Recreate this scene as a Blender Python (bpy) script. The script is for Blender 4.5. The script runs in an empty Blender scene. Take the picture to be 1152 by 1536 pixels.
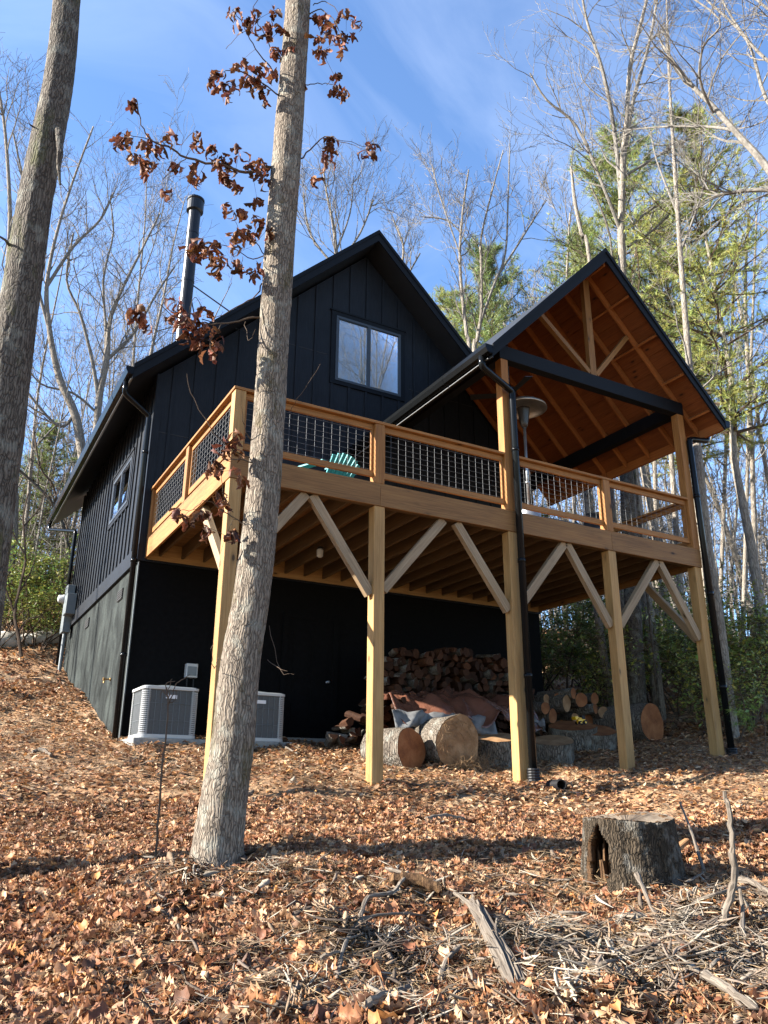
import bpy, math, random
import numpy as np
from mathutils import Vector, Matrix
RND = random.Random(7)
S = bpy.context.scene
COL = S.collection
rad = math.radians

# ------------------------------------------------------------------ camera model
C = np.array([-2.8485, -9.0915, -3.999]); YAW, PIT, ROL, FOC = .5097, .3315, .0064, 1194.05
_r = np.array([math.cos(YAW), -math.sin(YAW), 0]); _f = np.array([math.sin(YAW), math.cos(YAW), 0]); _u = np.array([0, 0, 1.])
CF = _f*math.cos(PIT)+_u*math.sin(PIT); CU0 = -_f*math.sin(PIT)+_u*math.cos(PIT)
CR = _r*math.cos(ROL)+CU0*math.sin(ROL); CU = -_r*math.sin(ROL)+CU0*math.cos(ROL)
def ray(x, y): return CF+CR*(x-576)/FOC-CU*(y-768)/FOC
def at(x, y, dist):
    d = ray(x, y); return Vector(C+d*dist/math.hypot(d[0], d[1]))
def onax(x, y, a, v):
    d = ray(x, y); return Vector(C+d*(v-C[a])/d[a])
def polar(az, d):   # ground position at azimuth (deg, right of view axis) and distance
    a = YAW+rad(az); return (C[0]+d*math.sin(a), C[1]+d*math.cos(a))

# ------------------------------------------------------------------ terrain
_cp = [(.1, .05, -4.18), (2.15, .1, -4.1), (4.48, .1, -3.99), (6.5, .1, -3.79), (8.6, .1, -3.52),
       (-.06, 4.3, -3.36), (-.1, 6.94, -2.72), (-.1, 8.71, -2.26), (-.1, 11.79, -1.4), (.1, 3.2, -3.40), (1.2, 3.2, -3.385), (2.7, 3.2, -3.385), (2.0, 3.2, -3.385), (3.6, 3.2, -3.4),
       (4.6, 1.56, -3.66), (8.5, 1.47, -3.42), (3.51, 1.55, -3.72), (6.5, 4.3, -3.1), (8.7, 4.4, -2.9),
       (-.7, -2.64, -4.6), (1.65, -4.61, -4.65), (-.77, -5.56, -5.02), (C[0], C[1], -5.6), (3, 9, -2.1), (8, 12, -1.6), (4.3, 12, -1.4)]
for (px, py, d) in [(0, 1110, 14), (40, 1050, 17), (0, 1030, 18.5), (20, 985, 21.5), (0, 955, 25), (60, 940, 25), (0, 1200, 10.3), (0, 1340, 6.6), (1150, 1330, 6.7), (1140, 1185, 11), (1140, 1120, 16), (1100, 1075, 19)]:
    p = at(px, py, d); _cp.append((p.x, p.y, p.z))
for (az, d, z) in [(22, 24, -1.2), (10, 30, 1.2), (22, 40, 2.6), (0, 40, 3.8), (-22, 40, 4.4), (0, 80, 11), (25, 80, 9), (-25, 80, 12), (45, 30, -.6), (50, 60, 3), (-50, 30, .6), (-50, 60, 6),
                   (80, 12, -5.4), (90, 30, -6), (-90, 12, -4.9), (-90, 30, -4.4), (180, 12, -7.2), (180, 40, -11), (135, 30, -9), (-135, 30, -9), (60, 12, -4.7), (-60, 12, -4.2), (140, 5, -6.2), (-140, 5, -6.1), (90, 5, -5.6), (-90, 5, -5.4)]:
    x, y = polar(az, d); _cp.append((x, y, z))
_cp = np.array(_cp)
def _phi(r2): return np.where(r2 > 0, .5*r2*np.log(np.maximum(r2, 1e-12)), 0)
_n = len(_cp); _A = np.zeros((_n+3, _n+3)); _d2 = ((_cp[:, None, :2]-_cp[None, :, :2])**2).sum(2)
_A[:_n, :_n] = _phi(_d2)+np.eye(_n)*.6; _A[:_n, _n] = 1; _A[:_n, _n+1:] = _cp[:, :2]; _A[_n, :_n] = 1; _A[_n+1:, :_n] = _cp[:, :2].T
_w = np.linalg.solve(_A, np.concatenate([_cp[:, 2], [0, 0, 0]]))
_perm = np.random.RandomState(3)
_wav = [(_perm.uniform(.5, 1)*k, _perm.uniform(0, 6.28), _perm.uniform(0, 6.28), a) for k, a in [(.5, .05), (.9, .035), (1.6, .03), (2.7, .022), (4.3, .014), (6.5, .010), (9.5, .007), (3.4, .018)]]
HUMPS = []
def G(x, y):
    x = np.asarray(x, float); y = np.asarray(y, float); sh = x.shape; x = x.ravel(); y = y.ravel()
    out = np.zeros_like(x)
    for s in range(0, len(x), 20000):
        xs, ys = x[s:s+20000], y[s:s+20000]
        r2 = (xs[:, None]-_cp[None, :, 0])**2+(ys[:, None]-_cp[None, :, 1])**2
        out[s:s+20000] = _phi(r2)@_w[:_n]+_w[_n]+_w[_n+1]*xs+_w[_n+2]*ys
    for k, a, b, amp in _wav:
        out += amp*np.sin(k*(x*math.cos(a)+y*math.sin(a))*2+b)
    for hx, hy, rx, h in HUMPS:
        out += h*np.exp(-((x-hx)**2+(y-hy)**2)/(rx*rx))
    return out.reshape(sh)
def g(x, y): return float(G(np.array([x]), np.array([y]))[0])
def gpt(px, py, tmax=60):      # where the sight line meets the ground
    d = ray(px, py); d = d/np.hypot(d[0], d[1]); t = np.arange(2.5, tmax, .04)
    P = C[None, :]+d[None, :]*t[:, None]; below = np.where(P[:, 2] < G(P[:, 0], P[:, 1]))[0]
    i = below[0] if len(below) else len(t)-1
    return Vector(P[i])
for (px, py, rx, h) in [(1080, 1400, .5, .10), (1010, 1380, .3, .05), (770, 1450, .3, .07), (540, 1440, .28, .08), (600, 1345, .28, .05), (330, 1320, .35, .05), (450, 1320, .3, .04)]:
    q = gpt(px, py); HUMPS.append((q.x, q.y, rx, h))
_hr = random.Random(5)
for _ in range(60):
    q = gpt(_hr.uniform(420, 1200), _hr.uniform(1350, 1560)); HUMPS.append((q.x, q.y, _hr.uniform(.07, .2), _hr.uniform(-.05, .07)))

# ------------------------------------------------------------------ mesh builder
class MB:
    def __init__(s): s.v = []; s.f = []; s.uv = []; s.m = []
    def face(s, idx, uv=None, m=0):
        s.f.append(tuple(idx)); s.uv.append(uv); s.m.append(m)
    def hexa(s, P, L=None, m=0, up=None):
        """P: 8 points; 0-3 start ring, 4-7 end ring.  grain runs start->end"""
        b = len(s.v); s.v += [Vector(p) for p in P]
        ln = (Vector(P[4])-Vector(P[0])).length; o = RND.uniform(0, 50); o2 = RND.uniform(0, 50)
        w = [(Vector(P[i])-Vector(P[(i+1) % 4])).length for i in range(4)]; acc = o2
        for i in range(4):
            j = (i+1) % 4
            s.face((b+i, b+j, b+4+j, b+4+i), ((o, acc), (o, acc+w[i]), (o+ln, acc+w[i]), (o+ln, acc)), m); acc += w[i]
        s.face((b+3, b+2, b+1, b), ((o, o2), (o+w[0]*.2, o2), (o+w[0]*.2, o2+w[1]), (o, o2+w[1])), m)
        s.face((b+4, b+5, b+6, b+7), ((o, o2), (o+w[0]*.2, o2), (o+w[0]*.2, o2+w[1]), (o, o2+w[1])), m)
    def box(s, x0, x1, y0, y1, z0, z1, m=0):
        dx, dy, dz = x1-x0, y1-y0, z1-z0
        if dx >= dy and dx >= dz: P = [(x0, y0, z0), (x0, y0, z1), (x0, y1, z1), (x0, y1, z0)]; P += [(x1, p[1], p[2]) for p in P]
        elif dy >= dz: P = [(x0, y0, z0), (x1, y0, z0), (x1, y0, z1), (x0, y0, z1)]; P += [(p[0], y1, p[2]) for p in P]; P = P
        else: P = [(x0, y0, z0), (x0, y1, z0), (x1, y1, z0), (x1, y0, z0)]; P += [(p[0], p[1], z1) for p in P]
        s.hexa(P, m=m); return s
    def beam(s, p, q, w, h, side=None, m=0, w2=None, h2=None):
        p = Vector(p); q = Vector(q); d = (q-p).normalized()
        sd = Vector(side) if side is not None else (Vector((0, 0, 1)).cross(d) if abs(d.z) < .95 else Vector((1, 0, 0)))
        sd = (sd-d*sd.dot(d)).normalized(); u = d.cross(sd).normalized()
        w2 = w if w2 is None else w2; h2 = h if h2 is None else h2
        P = [p+sd*a*w/2+u*b*h/2 for a, b in ((-1, -1), (1, -1), (1, 1), (-1, 1))]+[q+sd*a*w2/2+u*b*h2/2 for a, b in ((-1, -1), (1, -1), (1, 1), (-1, 1))]
        s.hexa(P, m=m); return s
    def tube(s, pts, rr, n=8, cap=True, m=0, jit=0, rnd=None):
        pts = [Vector(p) for p in pts]
        if not hasattr(rr, '__len__'): rr = [rr]*len(pts)
        b = len(s.v); k = len(pts); o = RND.uniform(0, 30)
        d = (pts[1]-pts[0]).normalized(); ref = Vector((0, 0, 1)) if abs(d.z) < .9 else Vector((1, 0, 0))
        a = d.cross(ref).normalized(); ln = 0
        for i in range(k):
            if i: ln += (pts[i]-pts[i-1]).length
            d2 = (pts[min(i+1, k-1)]-pts[max(i-1, 0)]).normalized(); a = (a-d2*a.dot(d2))
            if a.length < 1e-6: a = d2.orthogonal()
            a.normalize(); c = d2.cross(a)
            for j in range(n):
                t = 2*math.pi*j/n; rj = rr[i]*(1+(rnd.uniform(-jit, jit) if jit else 0))
                s.v.append(pts[i]+(a*math.cos(t)+c*math.sin(t))*rj)
        ln = 0
        for i in range(k-1):
            l2 = ln+(pts[i+1]-pts[i]).length; cw = max(rr[i], .01)*2*math.pi/n
            for j in range(n):
                j2 = (j+1) % n
                s.face((b+i*n+j, b+i*n+j2, b+(i+1)*n+j2, b+(i+1)*n+j), ((o+ln, j*cw), (o+ln, (j+1)*cw), (o+l2, (j+1)*cw), (o+l2, j*cw)), m)
            ln = l2
        if cap:
            s.face(tuple(b+j for j in range(n))[::-1], None, m); s.face(tuple(b+(k-1)*n+j for j in range(n)), None, m)
        return s
    def prism(s, poly, axis, a0, a1, m=0):
        """poly: list of 2D points in the other two axes (x,z for axis 1)"""
        b = len(s.v); n = len(poly)
        def P(u, v, a):
            return Vector((u, a, v)) if axis == 1 else (Vector((a, u, v)) if axis == 0 else Vector((u, v, a)))
        for a in (a0, a1): s.v += [P(u, v, a) for u, v in poly]
        for j in range(n):
            j2 = (j+1) % n; w = math.dist(poly[j], poly[j2])
            s.face((b+j, b+j2, b+n+j2, b+n+j), ((a0, j), (a0, j+w), (a1, j+w), (a1, j)), m)
        s.face(tuple(b+j for j in range(n))[::-1], None, m); s.face(tuple(b+n+j for j in range(n)), None, m)
        return s
    def lathe(s, prof, c, n=24, axis=None, m=0):
        c = Vector(c); ax = Vector(axis).normalized() if axis is not None else Vector((0, 0, 1)); a = ax.orthogonal().normalized(); d = ax.cross(a)
        b = len(s.v)
        for r, h in prof:
            for j in range(n):
                t = 2*math.pi*j/n; s.v.append(c+ax*h+(a*math.cos(t)+d*math.sin(t))*r)
        for i in range(len(prof)-1):
            for j in range(n):
                j2 = (j+1) % n; s.face((b+i*n+j, b+i*n+j2, b+(i+1)*n+j2, b+(i+1)*n+j), ((prof[i][1], j*.1), (prof[i][1], j*.1+.1), (prof[i+1][1], j*.1+.1), (prof[i+1][1], j*.1)), m)
        if prof[0][0] > 1e-4: s.face(tuple(b+j for j in range(n))[::-1], None, m)
        if prof[-1][0] > 1e-4: s.face(tuple(b+(len(prof)-1)*n+j for j in range(n)), None, m)
        return s
ORG = {}
def setp(o, label, cat, group=None, kind=None):
    if label: o['label'] = label
    if cat: o['category'] = cat
    if group: o['group'] = group
    if kind: o['kind'] = kind
    return o
def thing(name, label, cat, loc=(0, 0, 0), group=None):
    o = bpy.data.objects.new(name, None); COL.objects.link(o); o.location = loc; o.empty_display_size = .1
    ORG[o] = Vector(loc); return setp(o, label, cat, group)
def mesh_from(mb, name, mats, smooth=False, org=Vector((0, 0, 0)), bevel=0):
    me = bpy.data.meshes.new(name)
    me.from_pydata([tuple(v-org) for v in mb.v], [], mb.f)
    uvl = me.uv_layers.new(name='UVMap'); flat = []
    for f, uv in zip(mb.f, mb.uv):
        if uv is None:
            o = mb.v[f[0]]
            for i in f: flat += [(mb.v[i]-o).x+(mb.v[i]-o).y*.7, (mb.v[i]-o).z+(mb.v[i]-o).y*.7]
        else:
            for a in uv: flat += [a[0], a[1]]
    uvl.data.foreach_set('uv', flat)
    for m in (mats if isinstance(mats, (list, tuple)) else [mats]): me.materials.append(m)
    me.polygons.foreach_set('material_index', mb.m)
    if smooth: me.polygons.foreach_set('use_smooth', [True]*len(me.polygons))
    me.update(); return me
def obj(name, mb, mat, parent=None, smooth=False, bevel=0, loc=None, label=None):
    org = ORG[parent] if parent is not None else (Vector(loc) if loc is not None else Vector((0, 0, 0)))
    o = bpy.data.objects.new(name, mesh_from(mb, name, mat, smooth, org)); COL.objects.link(o)
    if parent is not None: o.parent = parent
    else: o.location = org
    ORG[o] = org
    if bevel:
        b = o.modifiers.new('bevel', 'BEVEL'); b.width = bevel; b.segments = 1; b.limit_method = 'ANGLE'
    if label: o['label'] = label
    return o
def solo(name, mb, mat, label, cat, group=None, loc=None, kind=None, **k):
    if loc is None:
        vs = np.array([tuple(v) for v in mb.v]); loc = (vs[:, 0].mean(), vs[:, 1].mean(), vs[:, 2].min())
    return setp(obj(name, mb, mat, loc=loc, **k), label, cat, group, kind)
def copy_tree(o, parent=None):
    c = o.copy(); COL.objects.link(c); c.parent = parent
    for ch in list(o.children): copy_tree(ch, c)
    return c
def np_obj(name, V, F, cols, mat, parent=None, smooth=False):
    """V (n,3) F (m,3 or 4) cols (n,3)"""
    me = bpy.data.meshes.new(name); k = F.shape[1]
    me.vertices.add(len(V)); me.vertices.foreach_set('co', V.astype(np.float32).ravel())
    me.loops.add(F.size); me.loops.foreach_set('vertex_index', F.astype(np.int32).ravel())
    me.polygons.add(len(F)); me.polygons.foreach_set('loop_start', np.arange(0, F.size, k, dtype=np.int32))
    me.polygons.foreach_set('loop_total', np.full(len(F), k, dtype=np.int32))
    if smooth: me.polygons.foreach_set('use_smooth', np.ones(len(F), dtype=bool))
    me.update(calc_edges=True)
    if cols is not None:
        at_ = me.color_attributes.new('Col', 'FLOAT_COLOR', 'POINT')
        at_.data.foreach_set('color', np.concatenate([cols, np.ones((len(cols), 1))], 1).astype(np.float32).ravel())
    me.materials.append(mat)
    o = bpy.data.objects.new(name, me); COL.objects.link(o)
    if parent is not None: o.parent = parent
    return o

# ------------------------------------------------------------------ materials
class NT:
    def __init__(s, name):
        s.mat = bpy.data.materials.new(name); s.mat.use_nodes = True; s.t = s.mat.node_tree; s.t.nodes.clear()
        s.out = s.n('ShaderNodeOutputMaterial'); s.b = s.n('ShaderNodeBsdfPrincipled'); s.t.links.new(s.b.outputs[0], s.out.inputs[0])
    def n(s, typ, **k):
        o = s.t.nodes.new(typ)
        for a, v in k.items():
            if a.startswith('_'): o.inputs[a[1:].replace('_', ' ')].default_value = v
            else: setattr(o, a, v)
        return o
    def l(s, a, b): s.t.links.new(a, b)
    def tex(s, kind='UV'): return s.n('ShaderNodeTexCoord').outputs[kind]
    def mapn(s, src, sc, loc=(0, 0, 0)):
        m = s.n('ShaderNodeMapping'); m.inputs['Scale'].default_value = sc; m.inputs['Location'].default_value = loc; s.l(src, m.inputs[0]); return m.outputs[0]
    def noise(s, src, scale, detail=4, rough=.55, dist=0):
        m = s.n('ShaderNodeTexNoise'); m.inputs['Scale'].default_value = scale; m.inputs['Detail'].default_value = detail; m.inputs['Roughness'].default_value = rough; m.inputs['Distortion'].default_value = dist
        s.l(src, m.inputs['Vector']); return m.outputs['Fac']
    def ramp(s, src, stops):
        r = s.n('ShaderNodeValToRGB'); e = r.color_ramp.elements
        while len(e) < len(stops): e.new(.5)
        for i, (p, c) in enumerate(stops): e[i].position = p; e[i].color = (*c, 1) if len(c) == 3 else c
        s.l(src, r.inputs[0]); return r.outputs[0]
    def mix(s, f, a, b, typ='MIX'):
        m = s.n('ShaderNodeMix', data_type='RGBA', blend_type=typ)
        for i, v in ((0, f), (6, a), (7, b)):
            if isinstance(v, (int, float)): m.inputs[i].default_value = v
            elif isinstance(v, tuple): m.inputs[i].default_value = (*v, 1)
            else: s.l(v, m.inputs[i])
        return m.outputs[2]
    def bump(s, h, strength, dist=.01, prev=None):
        b = s.n('ShaderNodeBump'); b.inputs['Strength'].default_value = strength; b.inputs['Distance'].default_value = dist; s.l(h, b.inputs['Height'])
        if prev: s.l(prev, b.inputs['Normal'])
        return b.outputs[0]
    def fin(s, color=None, rough=None, normal=None, metal=None, spec=None, **k):
        def put(nm, v):
            if v is None: return
            if isinstance(v, (int, float)): s.b.inputs[nm].default_value = v
            elif isinstance(v, tuple): s.b.inputs[nm].default_value = (*v, 1)
            else: s.l(v, s.b.inputs[nm])
        put('Base Color', color); put('Roughness', rough); put('Normal', normal); put('Metallic', metal); put('Specular IOR Level', spec)
        for a, v in k.items(): put(a.replace('_', ' '), v)
        return s.mat
def wood(name, a, b, c, knots=True, rough=.65, grain=1.0):
    t = NT(name); uv = t.tex()
    g1 = t.noise(t.mapn(uv, (1.2, 38*grain, 1)), 1.6, 5, .6, .8); g2 = t.noise(t.mapn(uv, (.5, 3, 1)), 1.3, 3)
    col = t.ramp(g1, [(.3, a), (.5, b), (.72, c)])
    col = t.mix(.55, col, t.ramp(g2, [(.3, (.55, .5, .46)), (.5, (.9, .9, .9)), (.7, (1.15, 1.1, 1.05))]), 'MULTIPLY')
    if knots:
        v = t.n('ShaderNodeTexVoronoi'); v.inputs['Scale'].default_value = 1; t.l(t.mapn(uv, (1.9, 4.6, 1)), v.inputs['Vector'])
        k = t.ramp(v.outputs['Distance'], [(.06, (1, 1, 1)), (.10, (.3, .3, .3)), (.2, (0, 0, 0))])
        col = t.mix(k, col, tuple(x*.22 for x in a))
    return t.fin(col, rough, t.bump(g1, .25, .004), spec=.25)
M = {}
M['pine'] = wood('treated_pine', (.215, .12, .042), (.295, .168, .060), (.35, .22, .088))
M['cedar'] = wood('stained_wood', (.15, .062, .016), (.23, .100, .026), (.29, .14, .043))
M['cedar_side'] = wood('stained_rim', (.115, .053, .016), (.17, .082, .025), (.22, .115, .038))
M['brace'] = wood('weathered_brace', (.15, .098, .055), (.22, .155, .09), (.28, .21, .132))
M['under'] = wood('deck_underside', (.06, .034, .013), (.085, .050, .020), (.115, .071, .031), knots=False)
M['ceiling'] = wood('orange_sheathing', (.095, .026, .006), (.132, .038, .008), (.165, .052, .012))
M['rafter'] = wood('orange_rafter', (.19, .06, .015), (.24, .082, .02), (.28, .105, .03), knots=False)
def plain(name, col, rough=.5, metal=0, nz=0, spec=.5, bs=60, bump=0):
    t = NT(name)
    if nz or bump:
        n = t.noise(t.tex('Object'), bs, 4)
        c = t.mix(1.0, col, t.ramp(n, [(.3, (1-nz,)*3), (.7, (1+nz,)*3)]), 'MULTIPLY')
        return t.fin(c, rough, t.bump(n, bump, .004) if bump else None, metal, spec)
    return t.fin(col, rough, None, metal, spec)
M['trim'] = plain('black_trim', (.0045, .0055, .0075), .6, nz=.15, bs=9, spec=.12)
M['basement'] = plain('shade_darkened_black', (.0038, .004, .0044), .85, nz=.25, bs=14, spec=.05, bump=.2)  # darkened copy of the foundation paint, under-deck shade put into the colour
M['gutter'] = plain('black_gutter_metal', (.005, .0055, .006), .2, nz=.1, bs=5, spec=.12)
M['gutter_lip'] = plain('gutter_hanger', (.12, .125, .13), .35)
M['steel'] = plain('galvanized_wire', (.07, .072, .075), .6, 0)
M['stainless'] = plain('brushed_stainless', (.27, .28, .29), .38, .8, nz=.15, bs=12)
M['roof'] = plain('dark_metal_roof', (.010, .011, .013), .45, nz=.2, bs=3)
M['white_metal'] = plain('light_grey_metal', (.33, .33, .32), .45, nz=.06, bs=8)
M['dark'] = plain('dark_void', (.012, .012, .013), .8)
M['grille'] = plain('coil_fins', (.04, .043, .045), .6, nz=.3, bs=40)
M['concrete'] = plain('concrete_pad', (.2, .195, .18), .9, nz=.15, bs=18, bump=.3)
M['plate'] = plain('label_plate', (.5, .5, .51), .4)
M['plate_ink'] = plain('label_print', (.12, .14, .2), .5)
M['utility'] = plain('utility_grey', (.10, .115, .12), .5, nz=.1, bs=6)
M['teal'] = plain('turquoise_plastic', (.0, .20, .215), .6, nz=.08, bs=8)
M['yellow'] = plain('yellow_plastic', (.75, .42, .01), .4)
M['rubber'] = plain('black_plastic', (.008, .008, .009), .5, spec=.2)
M['pipe_in'] = plain('pipe_bore', (.004, .004, .004), .9)
M['straw'] = plain('pine_straw', (.2, .12, .055), .8, nz=.3, bs=30)
M['blackmetal'] = plain('black_powder_coat', (.012, .012, .014), .4)
M['brass'] = plain('brass', (.4, .25, .1), .4, .8)
t = NT('board_siding'); oc = t.tex('Object'); n1 = t.noise(t.mapn(oc, (14, 14, 1.2)), 3, 5, .6, .5); n2 = t.noise(oc, .8, 3)
M['siding'] = t.fin(t.mix(1., t.ramp(n1, [(.3, (.0055, .0065, .0085)), (.7, (.012, .014, .018))]), t.ramp(n2, [(.3, (.75,)*3), (.7, (1.2,)*3)]), 'MULTIPLY'), .55, t.bump(n1, .3, .004), spec=.13)
t = NT('foundation_parging'); oc = t.tex('Object'); n1 = t.noise(oc, 26, 6, .65); n2 = t.noise(t.mapn(oc, (1.4, 1.4, .7)), 1.6, 5, .6, 1.)
M['found'] = t.fin(t.mix(1., t.ramp(n1, [(.25, (.014, .016, .0155)), (.75, (.032, .036, .0345))]), t.ramp(n2, [(.30, (.35,)*3), (.5, (.9,)*3), (.68, (1.6, 1.62, 1.58))]), 'MULTIPLY'), .8, t.bump(n1, .5, .006), spec=.04)  # same paint, lightened for the sunlit side wall; mottling is its own
def bark(name, a, b, c, sc=1., lich=(.45, .45, .40), la=.0, moss=None, bd=.02):
    t = NT(name); oc = t.tex('Object')
    wv = t.noise(t.mapn(oc, (1, 1, .25)), 9*sc, 3)
    m = t.n('ShaderNodeVectorMath', operation='ADD'); t.l(t.mapn(oc, (1, 1, .12)), m.inputs[0])
    wc = t.n('ShaderNodeVectorMath', operation='SCALE'); nn = t.n('ShaderNodeTexNoise'); nn.inputs['Scale'].default_value = 7*sc; t.l(oc, nn.inputs['Vector']); t.l(nn.outputs['Color'], wc.inputs[0]); wc.inputs['Scale'].default_value = .055; t.l(wc.outputs[0], m.inputs[1])
    v = t.n('ShaderNodeTexVoronoi', feature='DISTANCE_TO_EDGE'); v.inputs['Scale'].default_value = 40*sc; t.l(m.outputs[0], v.inputs['Vector'])
    fine = t.noise(t.mapn(oc, (1, 1, .35)), 60*sc, 5, .7)
    ridge = t.ramp(v.outputs['Distance'], [(.0, (.12, .12, .12)), (.10, (.6, .6, .6)), (.45, (1, 1, 1))])
    col = t.mix(ridge, a, t.ramp(fine, [(.3, b), (.68, c)]))
    if la:
        p = t.noise(oc, 5*sc, 5, .6); col = t.mix(t.ramp(p, [(.52, (0, 0, 0)), (.62, (la,)*3)]), col, lich)
    if moss:
        p = t.noise(t.mapn(oc, (1.3, 1.3, .5), (3, 1, 2)), 2.3*sc, 6, .7); col = t.mix(t.ramp(p, [(.56, (0, 0, 0)), (.66, (.8,)*3)]), col, moss)
    h = t.mix(.35, ridge, fine)
    return t.fin(col, .9, t.bump(h, 1.0, bd), spec=.15)
M['bark_oak'] = bark('grey_oak_bark', (.045, .034, .026), (.135, .108, .082), (.265, .222, .175), 1.15, (.25, .25, .21), .4, (.06, .048, .018))
M['bark_dark'] = bark('dark_oak_bark', (.02, .016, .013), (.07, .056, .045), (.16, .14, .115), 1.1, (.20, .20, .17), .45, (.07, .07, .03))
M['bark_bg'] = bark('pale_bark', (.08, .065, .05), (.2, .172, .138), (.33, .295, .25), .8)
M['bark_log'] = bark('log_bark', (.02, .015, .011), (.10, .078, .06), (.27, .23, .185), .8, (.30, .30, .26), .45, bd=.04)
M['bark_stump'] = bark('stump_bark', (.010, .0075, .005), (.036, .025, .016), (.09, .068, .045), 1.5, (.26, .25, .22), .3, bd=.03)
M['twig'] = plain('grey_twig', (.135, .122, .105), .85, nz=.45, bs=14, spec=.1)
M['twig_dark'] = plain('brown_twig', (.07, .05, .036), .85, nz=.3, bs=6, spec=.1)
M['deadwood'] = wood('weathered_deadwood', (.035, .027, .02), (.105, .085, .066), (.21, .18, .145), knots=False, rough=.9, grain=1.5)
def endgrain(name, dark, mid, light, rings=1.):
    t = NT(name); uv = t.tex()     # uv: centred at 0
    ln = t.n('ShaderNodeVectorMath', operation='LENGTH'); w = t.noise(uv, 5, 4); mm = t.n('ShaderNodeMath', operation='MULTIPLY_ADD'); t.l(w, mm.inputs[0]); mm.inputs[1].default_value = .06
    t.l(uv, ln.inputs[0]); t.l(ln.outputs['Value'], mm.inputs[2])
    sn = t.n('ShaderNodeMath', operation='SINE'); k = t.n('ShaderNodeMath', operation='MULTIPLY'); t.l(mm.outputs[0], k.inputs[0]); k.inputs[1].default_value = 420*rings; t.l(k.outputs[0], sn.inputs[0])
    big = t.noise(uv, 4, 4, .6); col = t.ramp(big, [(.3, dark), (.5, mid), (.7, light)])
    col = t.mix(.22, col, t.ramp(sn.outputs[0], [(0, (.5, .5, .5)), (1, (1, 1, 1))]), 'MULTIPLY')
    fine = t.noise(uv, 60, 4); col = t.mix(.5, col, t.ramp(fine, [(.3, (.6,)*3), (.7, (1.15,)*3)]), 'MULTIPLY')
    return t.fin(col, .8, t.bump(fine, .3, .004), spec=.15)
M['end_red'] = endgrain('red_heartwood_end', (.12, .042, .018), (.2, .075, .028), (.28, .12, .05))
M['end_tan'] = endgrain('tan_log_end', (.15, .075, .035), (.24, .135, .065), (.33, .21, .115))
M['end_grey'] = endgrain('weathered_stump_top', (.07, .052, .038), (.125, .095, .068), (.2, .165, .125))
def splitwood(name, a, b, c):
    t = NT(name); oc = t.tex('Object'); oi = t.n('ShaderNodeObjectInfo')
    n = t.noise(t.mapn(oc, (1, 6, 6)), 8, 4); col = t.ramp(n, [(.3, a), (.5, b), (.7, c)])
    r = t.ramp(oi.outputs['Random'], [(0, (.45, .42, .4)), (.5, (.9, .85, .8)), (.85, (1.2, 1.1, 1.)), (1, (1.7, 1.6, 1.5))])
    return t.fin(t.mix(1., col, r, 'MULTIPLY'), .8, t.bump(n, .4, .005), spec=.15)
M['split'] = splitwood('split_wood_face', (.014, .0055, .003), (.034, .014, .0065), (.065, .03, .015))
t = NT('vertex_coloured_leaf'); a = t.n('ShaderNodeVertexColor', layer_name='Col'); nz = t.noise(t.tex('Object'), 55, 3)
lc = t.mix(.7, a.outputs[0], t.ramp(nz, [(.3, (.6,)*3), (.7, (1.2,)*3)]), 'MULTIPLY'); t.fin(lc, .62, spec=.25)
tr = t.n('ShaderNodeBsdfTranslucent'); t.l(lc, tr.inputs[0]); ms = t.n('ShaderNodeMixShader'); ms.inputs[0].default_value = .22; t.l(t.b.outputs[0], ms.inputs[1]); t.l(tr.outputs[0], ms.inputs[2]); t.l(ms.outputs[0], t.out.inputs[0])
M['leaf'] = t.mat
t = NT('vertex_coloured_chip'); a = t.n('ShaderNodeVertexColor', layer_name='Col'); nz = t.noise(t.tex('Object'), 90, 3)
M['chip'] = t.fin(t.mix(.8, a.outputs[0], t.ramp(nz, [(.3, (.55,)*3), (.7, (1.25,)*3)]), 'MULTIPLY'), .85, spec=.15)
def foliage(name, rough=.5, tl=.3):
    t = NT(name); a = t.n('ShaderNodeVertexColor', layer_name='Col'); oi = t.n('ShaderNodeObjectInfo')
    col = t.mix(1., a.outputs[0], t.ramp(oi.outputs['Random'], [(0, (.8, .85, .8)), (1, (1.2, 1.12, 1.0))]), 'MULTIPLY'); t.fin(col, rough, spec=.35)
    tr = t.n('ShaderNodeBsdfTranslucent'); t.l(col, tr.inputs[0]); ms = t.n('ShaderNodeMixShader'); ms.inputs[0].default_value = tl; t.l(t.b.outputs[0], ms.inputs[1]); t.l(tr.outputs[0], ms.inputs[2]); t.l(ms.outputs[0], t.out.inputs[0])
    return t.mat
M['needle'] = foliage('pine_needles', .55, .35); M['evergreen'] = foliage('glossy_evergreen_leaf', .35, .2)
t = NT('forest_floor'); oc = t.tex('Object'); n1 = t.noise(oc, 34, 6, .7); n2 = t.noise(oc, .55, 4); n3 = t.noise(oc, 5, 5, .6, .4)
v = t.n('ShaderNodeTexVoronoi'); v.inputs['Scale'].default_value = 15; t.l(oc, v.inputs['Vector'])
c1 = t.ramp(n3, [(.28, (.10, .062, .04)), (.45, (.20, .12, .07)), (.6, (.31, .195, .12)), (.75, (.42, .3, .2))])
c2 = t.mix(.75, c1, t.ramp(n1, [(.3, (.4,)*3), (.7, (1.45,)*3)]), 'MULTIPLY'); sepc = t.n('ShaderNodeSeparateColor'); t.l(v.outputs['Color'], sepc.inputs[0])
c2 = t.mix(t.ramp(t.noise(oc, 1.3, 5), [(.42, (0, 0, 0)), (.62, (.75,)*3)]), c2, t.mix(1., (.34, .26, .18), t.ramp(n1, [(.3, (.5,)*3), (.7, (1.3,)*3)]), 'MULTIPLY'))
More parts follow.
